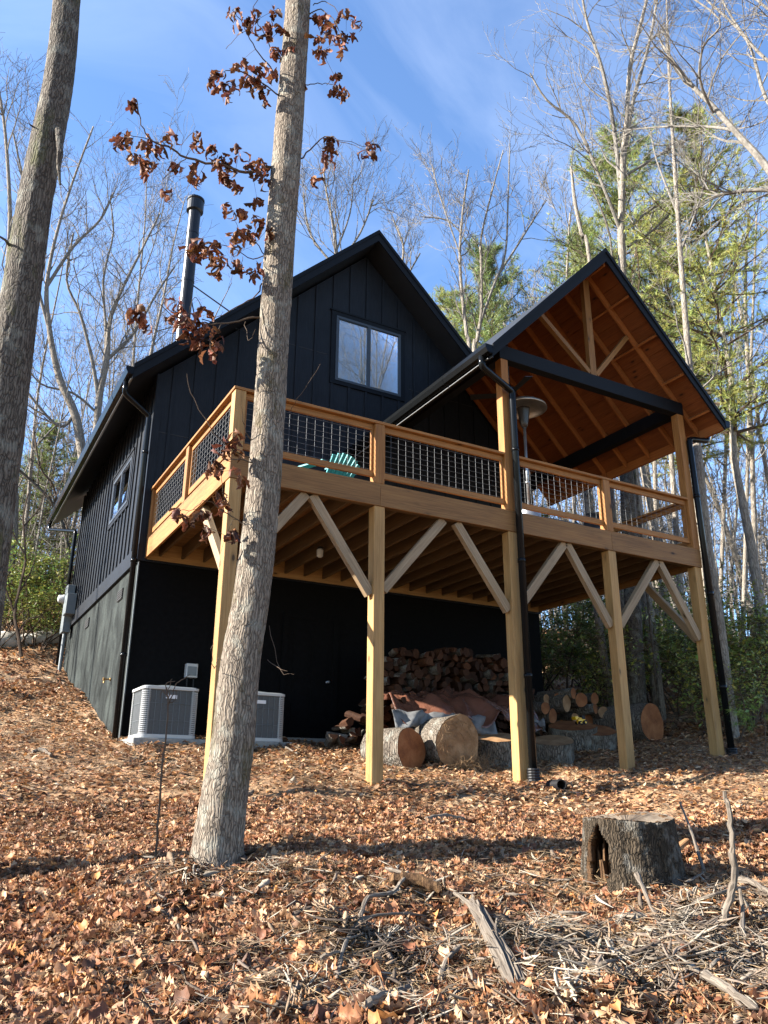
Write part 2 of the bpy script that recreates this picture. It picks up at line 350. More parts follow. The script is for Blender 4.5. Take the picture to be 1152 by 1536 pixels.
c3 = t.mix(.8, c2, t.ramp(sepc.outputs[0], [(0, (.45, .4, .36)), (.5, (.9, .86, .8)), (1, (1.7, 1.45, 1.2))]), 'MULTIPLY')
c4 = t.mix(.6, c3, t.ramp(n2, [(.35, (.7, .68, .66)), (.65, (1.15, 1.12, 1.05))]), 'MULTIPLY')
M['ground'] = t.fin(c4, .9, t.bump(n1, 1., .03, t.bump(v.outputs['Distance'], .8, .04)), spec=.1)
# window glass over a pale blind
t = NT('window_glass'); gl = t.n('ShaderNodeBsdfGlossy'); gl.inputs['Roughness'].default_value = .02; gl.inputs[0].default_value = (.9, .93, 1, 1); tp = t.n('ShaderNodeBsdfTransparent'); tp.inputs[0].default_value = (.8, .84, .84, 1)
fr = t.n('ShaderNodeFresnel'); fr.inputs[0].default_value = 1.5; ms = t.n('ShaderNodeMixShader'); t.l(fr.outputs[0], ms.inputs[0]); t.l(tp.outputs[0], ms.inputs[1]); t.l(gl.outputs[0], ms.inputs[2]); t.l(ms.outputs[0], t.out.inputs[0]); M['glass'] = t.mat
M['blind'] = plain('pale_blind', (.5, .48, .5), .8)
M['frame'] = plain('window_frame_charcoal', (.016, .02, .025), .45, nz=.1, bs=5)
t = NT('brown_tarp'); oc = t.tex('Object'); n = t.noise(oc, 9, 4, .55, .6); n2 = t.noise(oc, 2.5, 3)
M['tarp'] = t.fin(t.ramp(n2, [(.3, (.075, .03, .019)), (.7, (.13, .055, .034))]), .27, t.bump(n, .6, .03), spec=.6)
M['silver'] = plain('silver_tarp_side', (.10, .10, .10), .6, .0, nz=.4, bs=8)
t = NT('stone'); oc = t.tex('Object'); n = t.noise(oc, 3, 6, .65); M['stone'] = t.fin(t.ramp(n, [(.3, (.25, .22, .19)), (.5, (.42, .4, .36)), (.7, (.55, .52, .47))]), .9, t.bump(n, .8, .05), spec=.2)

# ------------------------------------------------------------------ ground
def ground():
    a = np.concatenate([-np.geomspace(150, 14, 24), np.linspace(-13.5, 16, 180), np.geomspace(16.6, 150, 26)])
    X, Y = np.meshgrid(a-0, a+2); Z = G(X, Y); n = len(a)
    V = np.stack([X.ravel(), Y.ravel(), Z.ravel()], 1)
    i = np.arange((n-1)*n); i = i[(i % n) != n-1]
    F = np.stack([i, i+1, i+n+1, i+n], 1)
    o = np_obj('ground', V, F, None, M['ground'], smooth=True); o['kind'] = 'structure'
ground()

# ------------------------------------------------------------------ HOUSE
D = 4.43; XL, XR = -.09, 8.68; YB = 12.05; RX, RZ = 4.2, 7.67; EX, EZ = -.64, 2.93; SL = (RZ-EZ)/(RX-EX); YF = D-.6; YE = 13.73; TH = .27
house = thing('house', 'black board-and-batten cabin with steep gable roof and raised wooden deck with covered porch', 'house', (4.2, D, -3.4))
def H(name, mb, mat, parent=house, **k): return obj(name, mb, mat, parent, **k)
FT = -.36
def roof_z(x): return RZ-SL*abs(x-RX)
# foundation
m = MB(); m.box(XL+.02, XR-.02, D+.02, YB-.02, -6, FT); H('foundation_wall', m, M['found'])
m = MB(); m.box(XL+.018, XR-.018, D, D+.019, -6, FT-.001); H('front_shade_panel', m, M['basement'])  # thin sheet over the front face, carries the shade-darkened foundation colour
m = MB(); m.box(XL+.0, XL+.018, D-.004, D+.03, -6, FT-.025); H('corner_bead', m, M['utility'])
# siding walls: gable prism
m = MB(); zt = roof_z(XL)-TH-.01
m.prism([(XL, FT+.002), (XR, FT+.002), (XR, zt), (RX, RZ-TH-.02), (XL, zt)], 1, D, YB); H('siding_wall', m, M['siding'])
m = MB()
# battens front, side skirt and corner boards
WX0, WX1, WZ0, WZ1 = 3.38, 5.2, 3.96, 5.71
x = XL+.28
while x < XR-.1:
    top = roof_z(x)-TH-.03
    segs = [(FT+.2, top)]
    if WX0-.05 < x < WX1+.05: segs = [(FT+.2, WZ0), (WZ1, top)]
    for z0, z1 in segs: m.box(x-.028, x+.028, D-.024, D+.01, z0, z1)
    x += .405
for x0, x1 in ((XL-.02, XL+.1),): m.box(x0, x1, D-.028, D+.01, FT, roof_z(XL)-TH)
m.box(XL-.022, XR, D-.032, D+.01, FT-.02, FT+.2)
y = D+.3; SY0, SY1, SZ0, SZ1 = 5.8, 7.72, 1.05, 2.2
while y < YB-.1:
    segs = [(FT+.27, zt)]
    if SY0-.05 < y < SY1+.05: segs = [(FT+.27, SZ0), (SZ1, zt)]
    for z0, z1 in segs: m.box(XL-.026, XL+.01, y-.028, y+.028, z0, z1)
    y += .33
m.box(XL-.03, XL+.01, D-.025, D+.12, FT, zt); m.box(XL-.03, XL+.01, YB-.12, YB, FT, zt)
m.box(XL-.035, XL+.01, D-.03, YB, FT-.02, FT+.27)
H('batten_trim', m, M['siding'])
for a_ in ((XL+.1, 3.3, 2.05), (.6, 3.3, 4.6), (5.3, 7.4, 4.3)): m = MB(); m.box(a_[0], a_[1], D-.005, D+.01, a_[2], a_[2]+.015); H('sheet_joint', m, M['dark'])
# main roof
def chevron(x0, x1, xr, zr, ze, th): return [(x0, ze), (xr, zr), (x1, ze), (x1, ze-th*.8), (xr, zr-th), (x0, ze-th*.8)]
m = MB(); m.prism(chevron(EX, 2*RX-EX, RX, RZ, EZ, TH-.03), 1, YF+.03, YE); rf = H('roof', m, M['roof'])
m = MB()
for sgn in (-1, 1):
    xe = RX+sgn*(RX-EX+.02); pts = [(xe, EZ+.02-.0), (RX, RZ+.02), (RX, RZ-.25), (xe, EZ-.25)]
    m.prism(pts if sgn < 0 else pts[::-1], 1, YF, YF+.028)
    pts = [(xe, EZ+.035), (RX, RZ+.035), (RX, RZ-.06), (xe, EZ-.06)]
    m.prism(pts if sgn < 0 else pts[::-1], 1, YF-.02, YF-.001)
H('rake_board', m, M['trim'], rf)
m = MB()
for k in range(16):
    yy = YF+.3+k*.6
    m.beam((EX+.05, yy, EZ+.06), (RX-.05, yy, RZ+.0), .03, .04)
H('roof_seam', m, M['roof'], rf)
def gutter(parent, x, z, y0, y1, sg):
    m = MB(); pr = [(x, z), (x, z-.13), (x+sg*.03, z-.145), (x+sg*.10, z-.13), (x+sg*.135, z-.06), (x+sg*.135, z), (x+sg*.12, z), (x+sg*.118, z-.055), (x+sg*.09, z-.115), (x+sg*.03, z-.13), (x+sg*.012, z-.11), (x+sg*.012, z)]
    m.prism(pr, 1, y0, y1)
    m.prism([(x, z), (x+sg*.135, z), (x+sg*.135, z-.06), (x+sg*.1, z-.13), (x, z-.13)], 1, y0-.006, y0)
    m.prism([(x, z), (x+sg*.135, z), (x+sg*.135, z-.06), (x+sg*.1, z-.13), (x, z-.13)], 1, y1, y1+.006)
    yy = y0+1.2
    while yy < y1:
        m.prism([(x, z+.003), (x+sg*.139, z+.003), (x+sg*.139, z-.062), (x+sg*.103, z-.136), (x, z-.136)], 1, yy, yy+.03); yy += 2.4
    gt = H('gutter', m, M['gutter'], parent)
    m = MB(); m.box(min(x+sg*.02, x-sg*.015), max(x+sg*.02, x-sg*.015), y0+.1, y1-.1, z-.185, z-.172); H('drip_edge', m, M['gutter_lip'], gt)
    return gt
gutter(house, EX-.01, EZ-.03, YF-.01, YE, -1)
def downspout(pts, r=.042, base=True, collars=()):
    m = MB(); P = [Vector(p) for p in pts]; Q = [P[0]]
    for i in range(1, len(P)-1):
        a = (P[i-1]-P[i]).normalized(); b = (P[i+1]-P[i]).normalized(); w = .055
        for s_ in (0, .5, 1): Q.append((P[i]+a*w)*(1-s_)**2+P[i]*2*s_*(1-s_)+(P[i]+b*w)*s_**2)
    Q.append(P[-1]); m.tube(Q, r, 12)
    for z in collars:
        L = P[-1]; K = P[-2]; tt = (z-K.z)/(L.z-K.z); c = K+(L-K)*tt; m.tube([c-Vector((0, 0, .03)), c+Vector((0, 0, .03))], r+.008, 12)
    ds = H('downspout', m, M['gutter'], smooth=True)
    if base:
        m = MB(); L = P[-1]; zz = 0
        rings = []; rr = []
        for k in range(13): rings.append((L.x, L.y, L.z-.02+.018*k)); rr.append(r+.028+(.008 if k % 2 else 0))
        m.tube(rings, rr, 12); H('pipe_boot', m, M['rubber'], ds)
    return ds
gz = g(-.2, 4.3)
downspout([(EX-.06, 4.15, EZ-.17), (EX-.06, 4.2, EZ-.38), (-.19, 4.40, EZ-.62), (-.17, 4.36, gz)], .048, False, (1.6, -.4, -2.))
gz = g(-.2, 12.0)
downspout([(EX-.06, YE-.1, EZ-.17), (EX-.06, YE-.12, EZ-.32), (-.2, YB+.05, EZ-.7), (-.2, YB+.02, gz)], .048, False)
# windows
def window(name_axis, a0, a1, z0, z1, plane, out):
    """axis 0: window in a y=plane wall (a = x); axis 1: window in x=plane wall (a = y)"""
    def bx(m, u0, u1, w0, w1, d0, d1):
        lo, hi = sorted((plane+out*d0, plane+out*d1))
        if name_axis == 0: m.box(u0, u1, lo, hi, w0, w1)
        else: m.box(lo, hi, u0, u1, w0, w1)
    m = MB(); T = .11
    bx(m, a0, a1, z1-T, z1, 0, .035); bx(m, a0, a1, z0, z0+T*.8, 0, .035); bx(m, a0, a0+T, z0+T*.8, z1-T, 0, .032); bx(m, a1-T, a1, z0+T*.8, z1-T, 0, .032)
    bx(m, a0-.03, a1+.03, z1-.005, z1+.035, 0, .05)
    w = H('window', m, M['trim']); b0, b1, c0, c1 = a0+T, a1-T, z0+T*.8, z1-T; f = .055; mid = (b0+b1)/2
    m = MB(); bx(m, b0, b1, c1-f, c1, 0, .045); bx(m, b0, b1, c0, c0+f, 0, .045); bx(m, b0, b0+f, c0+f, c1-f, 0, .043); bx(m, b1-f, b1, c0+f, c1-f, 0, .043); bx(m, mid-.035, mid+.035, c0+f, c1-f, 0, .047)
    bx(m, b0+f, mid-.035, c1-f-.018, c1-f, .012, .03); bx(m, b0+f, b0+f+.018, c0+f, c1-f-.018, .012, .03)
    H('window_frame', m, M['frame'], w)
    for u0, u1 in ((b0+f, mid-.035), (mid+.035, b1-f)):
        m = MB(); bx(m, u0, u1, c0+f, c1-f, .012, .016); H('pane', m, M['glass'], w)
        m = MB(); bx(m, u0, u1, c0+f, c1-f, .001, .005); H('blind', m, M['blind'], w)
window(0, WX0, WX1, WZ0, WZ1, D, -1)
window(1, SY0, SY1, SZ0, SZ1, XL, -1)
# basement door (black, in the shade)
m = MB(); m.box(2.7, 3.62, D-.02, D+.03, -3.2, -1.08); dr = H('door', m, M['basement'])
m = MB(); m.box(2.6, 2.7, D-.045, D+.03, -3.2, -1.0); m.box(3.62, 3.72, D-.045, D+.03, -3.2, -1.0); m.box(2.7, 3.62, D-.045, D+.03, -1.08, -1.0); H('door_frame', m, M['basement'], dr)
m = MB()
for (a, b, c, d) in ((2.82, 3.12, -3.0, -2.3), (3.2, 3.5, -3.0, -2.3), (2.82, 3.12, -2.15, -1.25), (3.2, 3.5, -2.15, -1.25)): m.box(a, b, D-.03, D-.019, c, d)
H('door_panel', m, M['basement'], dr)
m = MB(); m.lathe([(.03, 0), (.03, .01), (.012, .015), (.012, .04), (.028, .05), (.028, .07), (.01, .078)], (3.52, D-.02, -2.2), 12, (0, -1, 0)); H('door_knob', m, M['stainless'], dr, smooth=True)
m = MB(); m.box(2.55, 3.8, D-.35, D+.01, -3.34, -3.22); H('door_sill', m, M['concrete'], dr)
# foundation vents, faucet
for yv, zv in ((5.75, -.72), (9.1, -.68)):
    m = MB(); m.box(XL-.0, XL+.025, yv-.2, yv+.2, zv-.1, zv+.1)
    for k in range(5): m.box(XL-.01, XL+.02, yv-.2, yv+.2, zv-.09+k*.04, zv-.075+k*.04)
    H('foundation_vent', m, M['dark'])
m = MB(); q = onax(165, 1019, 0, XL); m.lathe([(.03, 0), (.03, .015), (.015, .02), (.015, .1), (.03, .11), (.03, .13)], (XL+.01, q.y, q.z), 10, (-1, 0, 0)); m.tube([(XL-.09, q.y, q.z), (XL-.1, q.y, q.z-.07)], .014, 8); H('faucet', m, M['brass'])
# stove pipe
pt = at(294, 300, 16); ptop = pt.z; px_, py_ = pt.x, pt.y; pb = roof_z(px_)-.1
m = MB(); m.tube([(px_, py_, pb), (px_, py_, ptop-.3)], .14, 20)
for z in (pb+1.35, pb+2.6, pb+3.9): m.tube([(px_, py_, z-.03), (px_, py_, z+.03)], .147, 20)
M['pipe'] = plain('weathered_black_pipe', (.008, .009, .011), .3, 0, nz=.2, bs=4, spec=.3)
sp = H('stove_pipe', m, M['pipe'], smooth=False)
m = MB(); m.lathe([(.145, -.36), (.195, -.34), (.195, -.1), (.185, -.085), (.185, -.07), (.205, -.05), (.205, -.01), (.15, .03), (.04, .05)], (px_, py_, ptop), 20); H('pipe_cap', m, M['pipe'], sp)
m = MB(); m.lathe([(.45, -.25), (.24, .12), (.2, .2)], (px_, py_, pb+.1), 16); H('roof_flashing', m, M['roof'], sp)
m = MB(); q = at(297, 425, 16); e_ = Vector((2.2, py_-.5, roof_z(2.2)+.02)); m.tube([(px_, py_, q.z), tuple(e_)], .016, 6); m.tube([(px_, py_, q.z), (px_+1.2, py_+2.0, roof_z(px_+1.2)+.02)], .016, 6); H('stay_rod', m, M['blackmetal'], sp)

# ---- deck
X1, X2, X3, X4 = 2.0793, 4.3924, 6.43, 8.47; PW = .19; XE = X4+PW; RH = .334
m = MB()
y = .005; k = 0
while y < D-.05:
    m.box(.003, XE-.003, y, min(y+.137, D-.003), -.035, 0); y += .143
H('deck_floor', m, M['cedar_side'])
for (nm, a) in (('front', (0, X1+PW/2, 0, .04)), ('f2', (X1+PW/2+.002, X3+PW/2, 0, .04)), ('f3', (X3+PW/2+.002, XE, 0, .04)), ('l', (-.0, .04, .042, D)), ('r', (XE-.04, XE, .042, D))):
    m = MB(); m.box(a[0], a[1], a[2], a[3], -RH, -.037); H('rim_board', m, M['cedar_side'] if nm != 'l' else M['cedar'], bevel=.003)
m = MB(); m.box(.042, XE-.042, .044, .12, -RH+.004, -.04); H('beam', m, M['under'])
m = MB(); m.box(.042, XE-.042, D-.05, D-.002, -RH-.01, -.04); H('ledger_board', m, M['pine'])
n = 22
for i in range(n):
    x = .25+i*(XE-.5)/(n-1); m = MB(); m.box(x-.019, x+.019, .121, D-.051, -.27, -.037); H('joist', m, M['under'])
posts = [0, X1, X2, X3, X4]
for i, x in enumerate(posts):
    m = MB(); zb = g(x+.1, .1)-.5; m.box(x+.012, x+PW-.012, .015, .182, zb, -RH-.001); H('deck_post', m, M['pine'], bevel=.006)
def brace(p, q, w=.09, h=.13):
    m = MB(); p = Vector(p); q = Vector(q); side = Vector((0, 1, 0)) if abs(p.y-q.y) < .01 else Vector((1, 0, 0))
    d = (q-p).normalized(); m.beam(p-d*.0, q, w, h, side); H('brace', m, M['brace'], bevel=.004)
yc = .105
for (a, b) in (((X1, -1.58), (1.18, -.335)), ((X1+PW, -1.50), (3.27, -.335)), ((X2, -1.55), (3.5, -.335)), ((X2+PW, -1.5), (5.57, -.335)),
               ((X3, -1.58), (5.62, -.335)), ((X3+PW, -1.55), (7.63, -.335)), ((X4, -1.6), (7.68, -.335)), ((PW, -1.5), (1.09, -.335))):
    brace((a[0], yc, a[1]), (b[0], yc, b[1]))
brace((.1, .2, -1.5), (.1, 1.36, -.335)); brace((X4+.1, .2, -1.6), (X4+.1, 1.3, -.335))
# railings
def rail_panel(x0, y0, x1, y1):
    p = Vector((x0, y0, 0)); q = Vector((x1, y1, 0)); d = (q-p).normalized(); s_ = Vector((-d.y, d.x, 0)); up = Vector((0, 0, 1)); L = (q-p).length
    m = MB(); m.beam(p+up*.86, q+up*.86, .04, .085, s_); m.beam(p+up*.145, q+up*.145, .04, .09, s_)
    for e in (p+d*.02, q-d*.02): m.beam(e+up*.19, e+up*.817, .038, .038, s_)
    fr_ = H('railing_panel', m, M['cedar'], bevel=.003)
    m = MB(); n = max(2, round((L-.04)/.128))
    for i in range(1, n): e = p+d*(.02+(L-.04)*i/n); m.tube([e+up*.17, e+up*.85], .0023, 5, False)
    for j in range(8): zz = .215+j*.0815; m.tube([p+d*.03+up*zz+s_*.006, q-d*.03+up*zz+s_*.006], .0028, 5, False)
    H('wire_mesh', m, M['steel'], fr_)
RY = .075
def rpost(x0, x1, y0, y1, z1=.905):
    m = MB(); m.box(x0, x1, y0, y1, .001, z1); H('railing_post', m, M['cedar'], bevel=.004)
m = MB(); m.box(.0, .15, .0, .15, .001, .905); H('railing_post', m, M['pine'], bevel=.004)
rpost(X1+.01, X1+.16, 0, .15); rpost(X3+.01, X3+.16, 0, .15)
for (a, b) in ((.15, X1+.01), (X1+.16, X2), (X2+.15, X3+.01), (X3+.16, X4+.03)): rail_panel(a, RY, b, RY)
m = MB(); m.box(-.02, X2-.002, -.012, .155, .906, .945); m.box(X2+.152, X4+.028, -.012, .155, .906, .945); m.box(-.02, .135, .157, D-.03, .906, .945); m.box(XE-.15, XE+.01, .2, D-.03, .906, .945); H('top_rail', m, M['cedar'], bevel=.004)
YM = onax(279, 700, 0, 0.).y
rpost(.0, .14, YM-.07, YM+.07); rpost(.0, .12, D-.12, D-.03)
rail_panel(.07, .15, .07, YM-.07); rail_panel(.07, YM+.07, .07, D-.12)
rpost(XE-.14, XE, 2.2, 2.34); rail_panel(XE-.07, .2, XE-.07, 2.2); rail_panel(XE-.07, 2.34, XE-.07, D-.06)
# porch structure
HB, BH = 2.624, .25; PXR, PZR = 6.49, 5.175; PE0, PE1, PEZ = 3.86, 9.12, 2.435; PSL = (PZR-PEZ)/(PXR-PE0); PY0 = -.51
m = MB(); m.box(X2, X2+.15, .0, .15, .001, HB-.001); H('porch_post', m, M['cedar'], bevel=.005)
m = MB(); m.box(X4+.03, XE-.0, .0, .15, .001, HB-.001); H('porch_post', m, M['cedar'], bevel=.005)
m = MB(); m.box(X2-.02, XE+.01, -.01, .15, HB, HB+BH); H('tie_beam', m, M['trim'], bevel=.004)
m = MB(); m.box(XE-.15, XE+.005, .151, D-.002, HB, HB+BH-.002); H('side_beam', m, M['trim'])
m = MB(); m.box(X2-.015, X2+.14, .151, D-.002, HB, HB+BH-.002); H('side_beam', m, M['trim'])
pth = .16
m = MB()
def pz(x): return PZR-PSL*abs(x-PXR)
m.prism([(PE0, PEZ), (PXR, PZR), (PE1, PEZ), (PE1, PEZ-.035), (PXR, PZR-.035), (PE0, PEZ-.035)], 1, PY0+.03, D-.004); pr_ = H('porch_roof', m, M['roof'])
# sheathing boards, along the roof
m = MB(); nb = 13; Ls = (PXR-PE0)/nb
for sg in (-1, 1):
    for i in range(nb):
        xa = PXR+sg*(i*Ls+.004); xb = PXR+sg*((i+1)*Ls-.003); za, zb = pz(xa)-.037, pz(xb)-.037
        P = [(xa, PY0+.031, za), (xb, PY0+.031, zb), (xb, PY0+.031, zb-.022), (xa, PY0+.031, za-.022)]
        P += [(p[0], D-.006, p[2]) for p in P]; m.hexa(P)
H('sheathing', m, M['ceiling'], pr_)
def rafter(y, sg, mat=M['rafter'], w=.04, h=.14, z=0):
    xa, xb = PXR+sg*.03, PXR+sg*(PXR-PE0-.06); o = .062; nrm = 1
    P = [(xa, y, pz(xa)-o), (xb, y, pz(xb)-o), (xb, y, pz(xb)-o-h), (xa, y, pz(xa)-o-h*1.2)]
    Q = [(P[0][0], y, P[0][2]), (P[0][0], y+w, P[0][2]), (P[0][0], y+w, P[3][2]), (P[0][0], y, P[3][2]), (P[1][0], y, P[1][2]), (P[1][0], y+w, P[1][2]), (P[1][0], y+w, P[2][2]), (P[1][0], y, P[2][2])]
    m = MB(); m.hexa(Q); H('rafter', m, mat, pr_)
ys = [.02+.61*k for k in range(8)]
for y in ys:
    rafter(y, -1); rafter(y, 1)
m = MB(); m.box(PXR-.02, PXR+.02, PY0+.06, D-.01, PZR-.30, PZR-.07); H('ridge_board', m, M['rafter'], pr_)
for t_ in (.22, .45, .68, .9):   # blocking (lookouts) on the front overhang and second bay
    for sg in (-1, 1):
        x = PXR+sg*t_*(PXR-PE0); m = MB()
        m.beam((x, PY0+.06, pz(x)-.062-.05), (x, .02, pz(x)-.062-.05), .04, .09, (1, 0, -sg*PSL)); 
        if t_ < .5: m.beam((x, .06, pz(x)-.062-.05), (x, .63, pz(x)-.062-.05), .04, .09, (1, 0, -sg*PSL))
        H('blocking', m, M['rafter'], pr_)
m = MB()
for sgn in (-1, 1):
    xe = PXR+sgn*(PXR-PE0+.02); pts = [(xe, PEZ+.01), (PXR, PZR+.03), (PXR, PZR-.235), (xe, PEZ-.2)]
    m.prism(pts if sgn < 0 else pts[::-1], 1, PY0, PY0+.028)
    pts = [(xe, PEZ+.025), (PXR, PZR+.045), (PXR, PZR-.04), (xe, PEZ-.06)]
    m.prism(pts if sgn < 0 else pts[::-1], 1, PY0-.02, PY0-.001)
H('rake_board', m, M['trim'], pr_)
m = MB(); m.box(PE0-.02, PE0+.02, PY0+.03, D-.03, PEZ-.2, PEZ-.02); H('fascia_board', m, M['trim'], pr_)
m = MB(); m.box(PE1-.03, PE1+.02, PY0+.03, D-.03, PEZ-.2, PEZ-.02); H('fascia_board', m, M['rafter'], pr_)
# king post and struts
m = MB(); m.box(PXR-.07, PXR+.07, .03, .12, HB+BH+.001, PZR-.24); H('king_post', m, M['cedar_side'])
for sg, hx in ((-1, 1.12), (1, .95)):
    xx = PXR+sg*hx; m = MB(); m.beam((PXR+sg*.08, .075, HB+BH+.06), (xx, .075, pz(xx)-.22), .085, .085, (0, 1, 0)); H('strut', m, M['cedar_side'])
gutter(pr_, PE0-.022, PEZ-.01, PY0-.005, D-.08, -1); gutter(pr_, PE1+.022, PEZ-.01, PY0-.005, D+.0, 1)
# downspouts of the porch
q = onax(706, 535, 0, PE0-.09)
gz = g(4.55, -.1)
downspout([(PE0-.09, -.32, PEZ-.12), (PE0-.09, -.32, PEZ-.30), (4.54, -.072, PEZ-.42), (4.57, -.072, gz)], .054, True, (1.0, -.8, -2.5))
gz = g(8.75, 0)
downspout([(PE1+.08, -.05, PEZ-.13), (PE1+.07, -.05, PEZ-.24), (8.70, -.03, PEZ-.30), (8.735, -.05, gz)], .054, True, (1.0, -.8, -2.4))

# ------------------------------------------------------------------ things on and around the house
# ceiling fan
fx, fy, fz = 5.6, 1.3, 2.85
fan = thing('ceiling_fan', 'black ceiling fan hanging from the porch roof behind the patio heater', 'ceiling fan', (fx, fy, fz))
m = MB(); m.tube([(fx, fy, fz+.1), (fx, fy, pz(fx)-.1)], .016, 8); obj('rod', m, M['blackmetal'], fan)
m = MB(); m.lathe([(.03, .16), (.11, .12), (.13, .04), (.12, -.03), (.07, -.08), (.02, -.09)], (fx, fy, fz), 20); obj('motor', m, M['blackmetal'], fan, smooth=True)
for k in range(3):
    a = 2*math.pi*k/3+.35; c, s_ = math.cos(a), math.sin(a); m = MB()
    m.beam((fx+c*.1, fy+s_*.1, fz), (fx+c*.72, fy+s_*.72, fz+.01), .11, .012, (-s_, c, .2), w2=.16); obj('blade', m, M['blackmetal'], fan)
# patio heater
q = onax(790, 700, 1, 1.0); hx_, hy_ = q.x, q.y
_top = onax(787, 612, 1, 1.0).z
ht = thing('patio_heater', 'silver mushroom patio heater standing on the deck under the porch', 'patio heater', (hx_, hy_, 0))
m = MB(); m.lathe([(.24, .002), (.26, .03), (.26, .05), (.2, .06), (.2, .45), (.195, .5), (.1, .55), (.04, .56)], (hx_, hy_, 0), 28); obj('base', m, M['stainless'], ht, smooth=True)
m = MB(); m.tube([(hx_, hy_, .55), (hx_, hy_, _top-.36)], .026, 12); m.tube([(hx_, hy_, 1.0), (hx_, hy_, 1.04)], .04, 12); obj('pole', m, M['stainless'], ht, smooth=True)
m = MB(); m.lathe([(.04, -.40), (.07, -.34), (.075, -.30), (.115, -.06), (.12, -.02), (.08, 0), (.02, .03)], (hx_, hy_, _top), 20); obj('burner', m, M['blackmetal'], ht, smooth=True)
m = MB(); m.lathe([(.02, .13), (.16, .115), (.33, .065), (.41, .01), (.42, -.035), (.41, -.035), (.395, 0), (.32, .05), (.15, .1), (.02, .12)], (hx_, hy_, _top), 32); obj('reflector', m, M['stainless'], ht, smooth=True)
# turquoise adirondack chair
q = onax(485, 700, 1, 1.2); cx, cy = q.x, 1.25
ch = thing('adirondack_chair', 'turquoise plastic slatted lounge chair on the deck behind the wire railing', 'chair', (cx, cy, 0))
def L2W(p, ang=rad(200)):
    c, s_ = math.cos(ang), math.sin(ang); return Vector((cx+p[0]*c-p[1]*s_, cy+p[0]*s_+p[1]*c, p[2]))
m = MB()
for k in range(6):
    yy = -.28+k*.105; m.beam(L2W((-.27, yy, .36-.03*k)), L2W((.27, yy, .36-.03*k)), .09, .02)
obj('seat', m, M['teal'], ch)
m = MB()
for k in range(7):
    xx = -.24+k*.08; hh = .78-.6*(xx*xx)*3.2; m.beam(L2W((xx*.8, .24, .18)), L2W((xx*1.1, .24+hh*.42, .18+hh*.62)), .068, .02, L2W((1, 0, 0))-L2W((0, 0, 0)))
m.beam(L2W((-.26, .36, .42)), L2W((.26, .36, .42)), .07, .02); obj('backrest', m, M['teal'], ch)
for sx in (-1, 1):
    m = MB(); m.beam(L2W((sx*.31, -.36, .55)), L2W((sx*.31, .38, .52)), .12, .022); obj('armrest', m, M['teal'], ch)
    m = MB(); m.beam(L2W((sx*.28, -.3, .0)), L2W((sx*.28, -.3, .54)), .07, .03); obj('leg', m, M['teal'], ch)
    m = MB(); m.beam(L2W((sx*.26, .5, .03)), L2W((sx*.26, -.3, .34)), .03, .09); obj('leg', m, M['teal'], ch)
# dark dining set near the right rail
def patio_chair(x, y, a, label):
    t_ = thing('patio_chair', label, 'chair', (x, y, 0), 'dark patio chairs on the deck')
    c, s_ = math.cos(a), math.sin(a); W = lambda p: Vector((x+p[0]*c-p[1]*s_, y+p[0]*s_+p[1]*c, p[2]))
    m = MB(); m.beam(W((0, -.24, .44)), W((0, .24, .44)), .48, .03, W((1, 0, 0))-W((0, 0, 0))); obj('seat', m, M['blackmetal'], t_)
    m = MB(); m.beam(W((0, .24, .46)), W((0, .36, .95)), .48, .025, W((1, 0, 0))-W((0, 0, 0))); obj('backrest', m, M['blackmetal'], t_)
    for sx, sy in ((-1, -1), (1, -1), (-1, 1), (1, 1)):
        m = MB(); m.beam(W((sx*.2, sy*.2, .43)), W((sx*.24, sy*.25, 0)), .03, .03); obj('leg', m, M['blackmetal'], t_)
        if sy < 0: m = MB(); m.tube([W((sx*.24, -.24, .43)), W((sx*.25, -.22, .64)), W((sx*.25, .28, .66))], .014, 6); obj('armrest', m, M['blackmetal'], t_)
patio_chair(7.35, 1.25, rad(-60), 'dark high backed patio chair at the right end of the low black table')
m_t = thing('low_table', 'low black patio table on the deck between the heater and the dark chair', 'table', (6.35, 1.3, 0))
m = MB(); m.box(5.95, 6.85, .95, 1.65, .40, .43); obj('tabletop', m, M['blackmetal'], m_t)
for sx in (5.99, 6.79):
    for sy in (1.0, 1.6): m = MB(); m.box(sx-.02, sx+.02, sy-.02, sy+.02, 0, .399); obj('leg', m, M['blackmetal'], m_t)
q = onax(733, 755, 1, .3)
m = MB(); m.lathe([(.02, 0), (.045, .02), (.05, .05), (.03, .085), (.005, .1)], (q.x, .35, .001), 12); solo('solar_light', m, M['white_metal'], 'small white lamp on the deck floor beside the left porch post', 'lamp')

q = onax(480, 828, 1, 2.6); lan = thing('lantern', 'small glass lantern hanging from the joists under the deck', 'lantern', q)
m = MB(); m.lathe([(.035, -.09), (.055, -.07), (.055, .03), (.03, .06)], q, 12); obj('glass_jar', m, M['white_metal'], lan)
m = MB(); m.lathe([(.06, .055), (.05, .08), (.01, .1)], q, 12); m.tube([q+Vector((0, 0, .09)), Vector((q.x, q.y, -.27))], .004, 5); obj('cap', m, M['blackmetal'], lan)
q = onax(793, 1016, 1, D-.03); m = MB(); m.box(q.x-.04, q.x+.04, D-.04, D+.018, q.z-.06, q.z+.06); m.box(q.x-.02, q.x+.02, D-.048, D-.041, q.z-.04, q.z+.04); solo('wall_outlet', m, M['utility'], 'small grey weatherproof outlet box low on the black wall near its right corner', 'outlet')
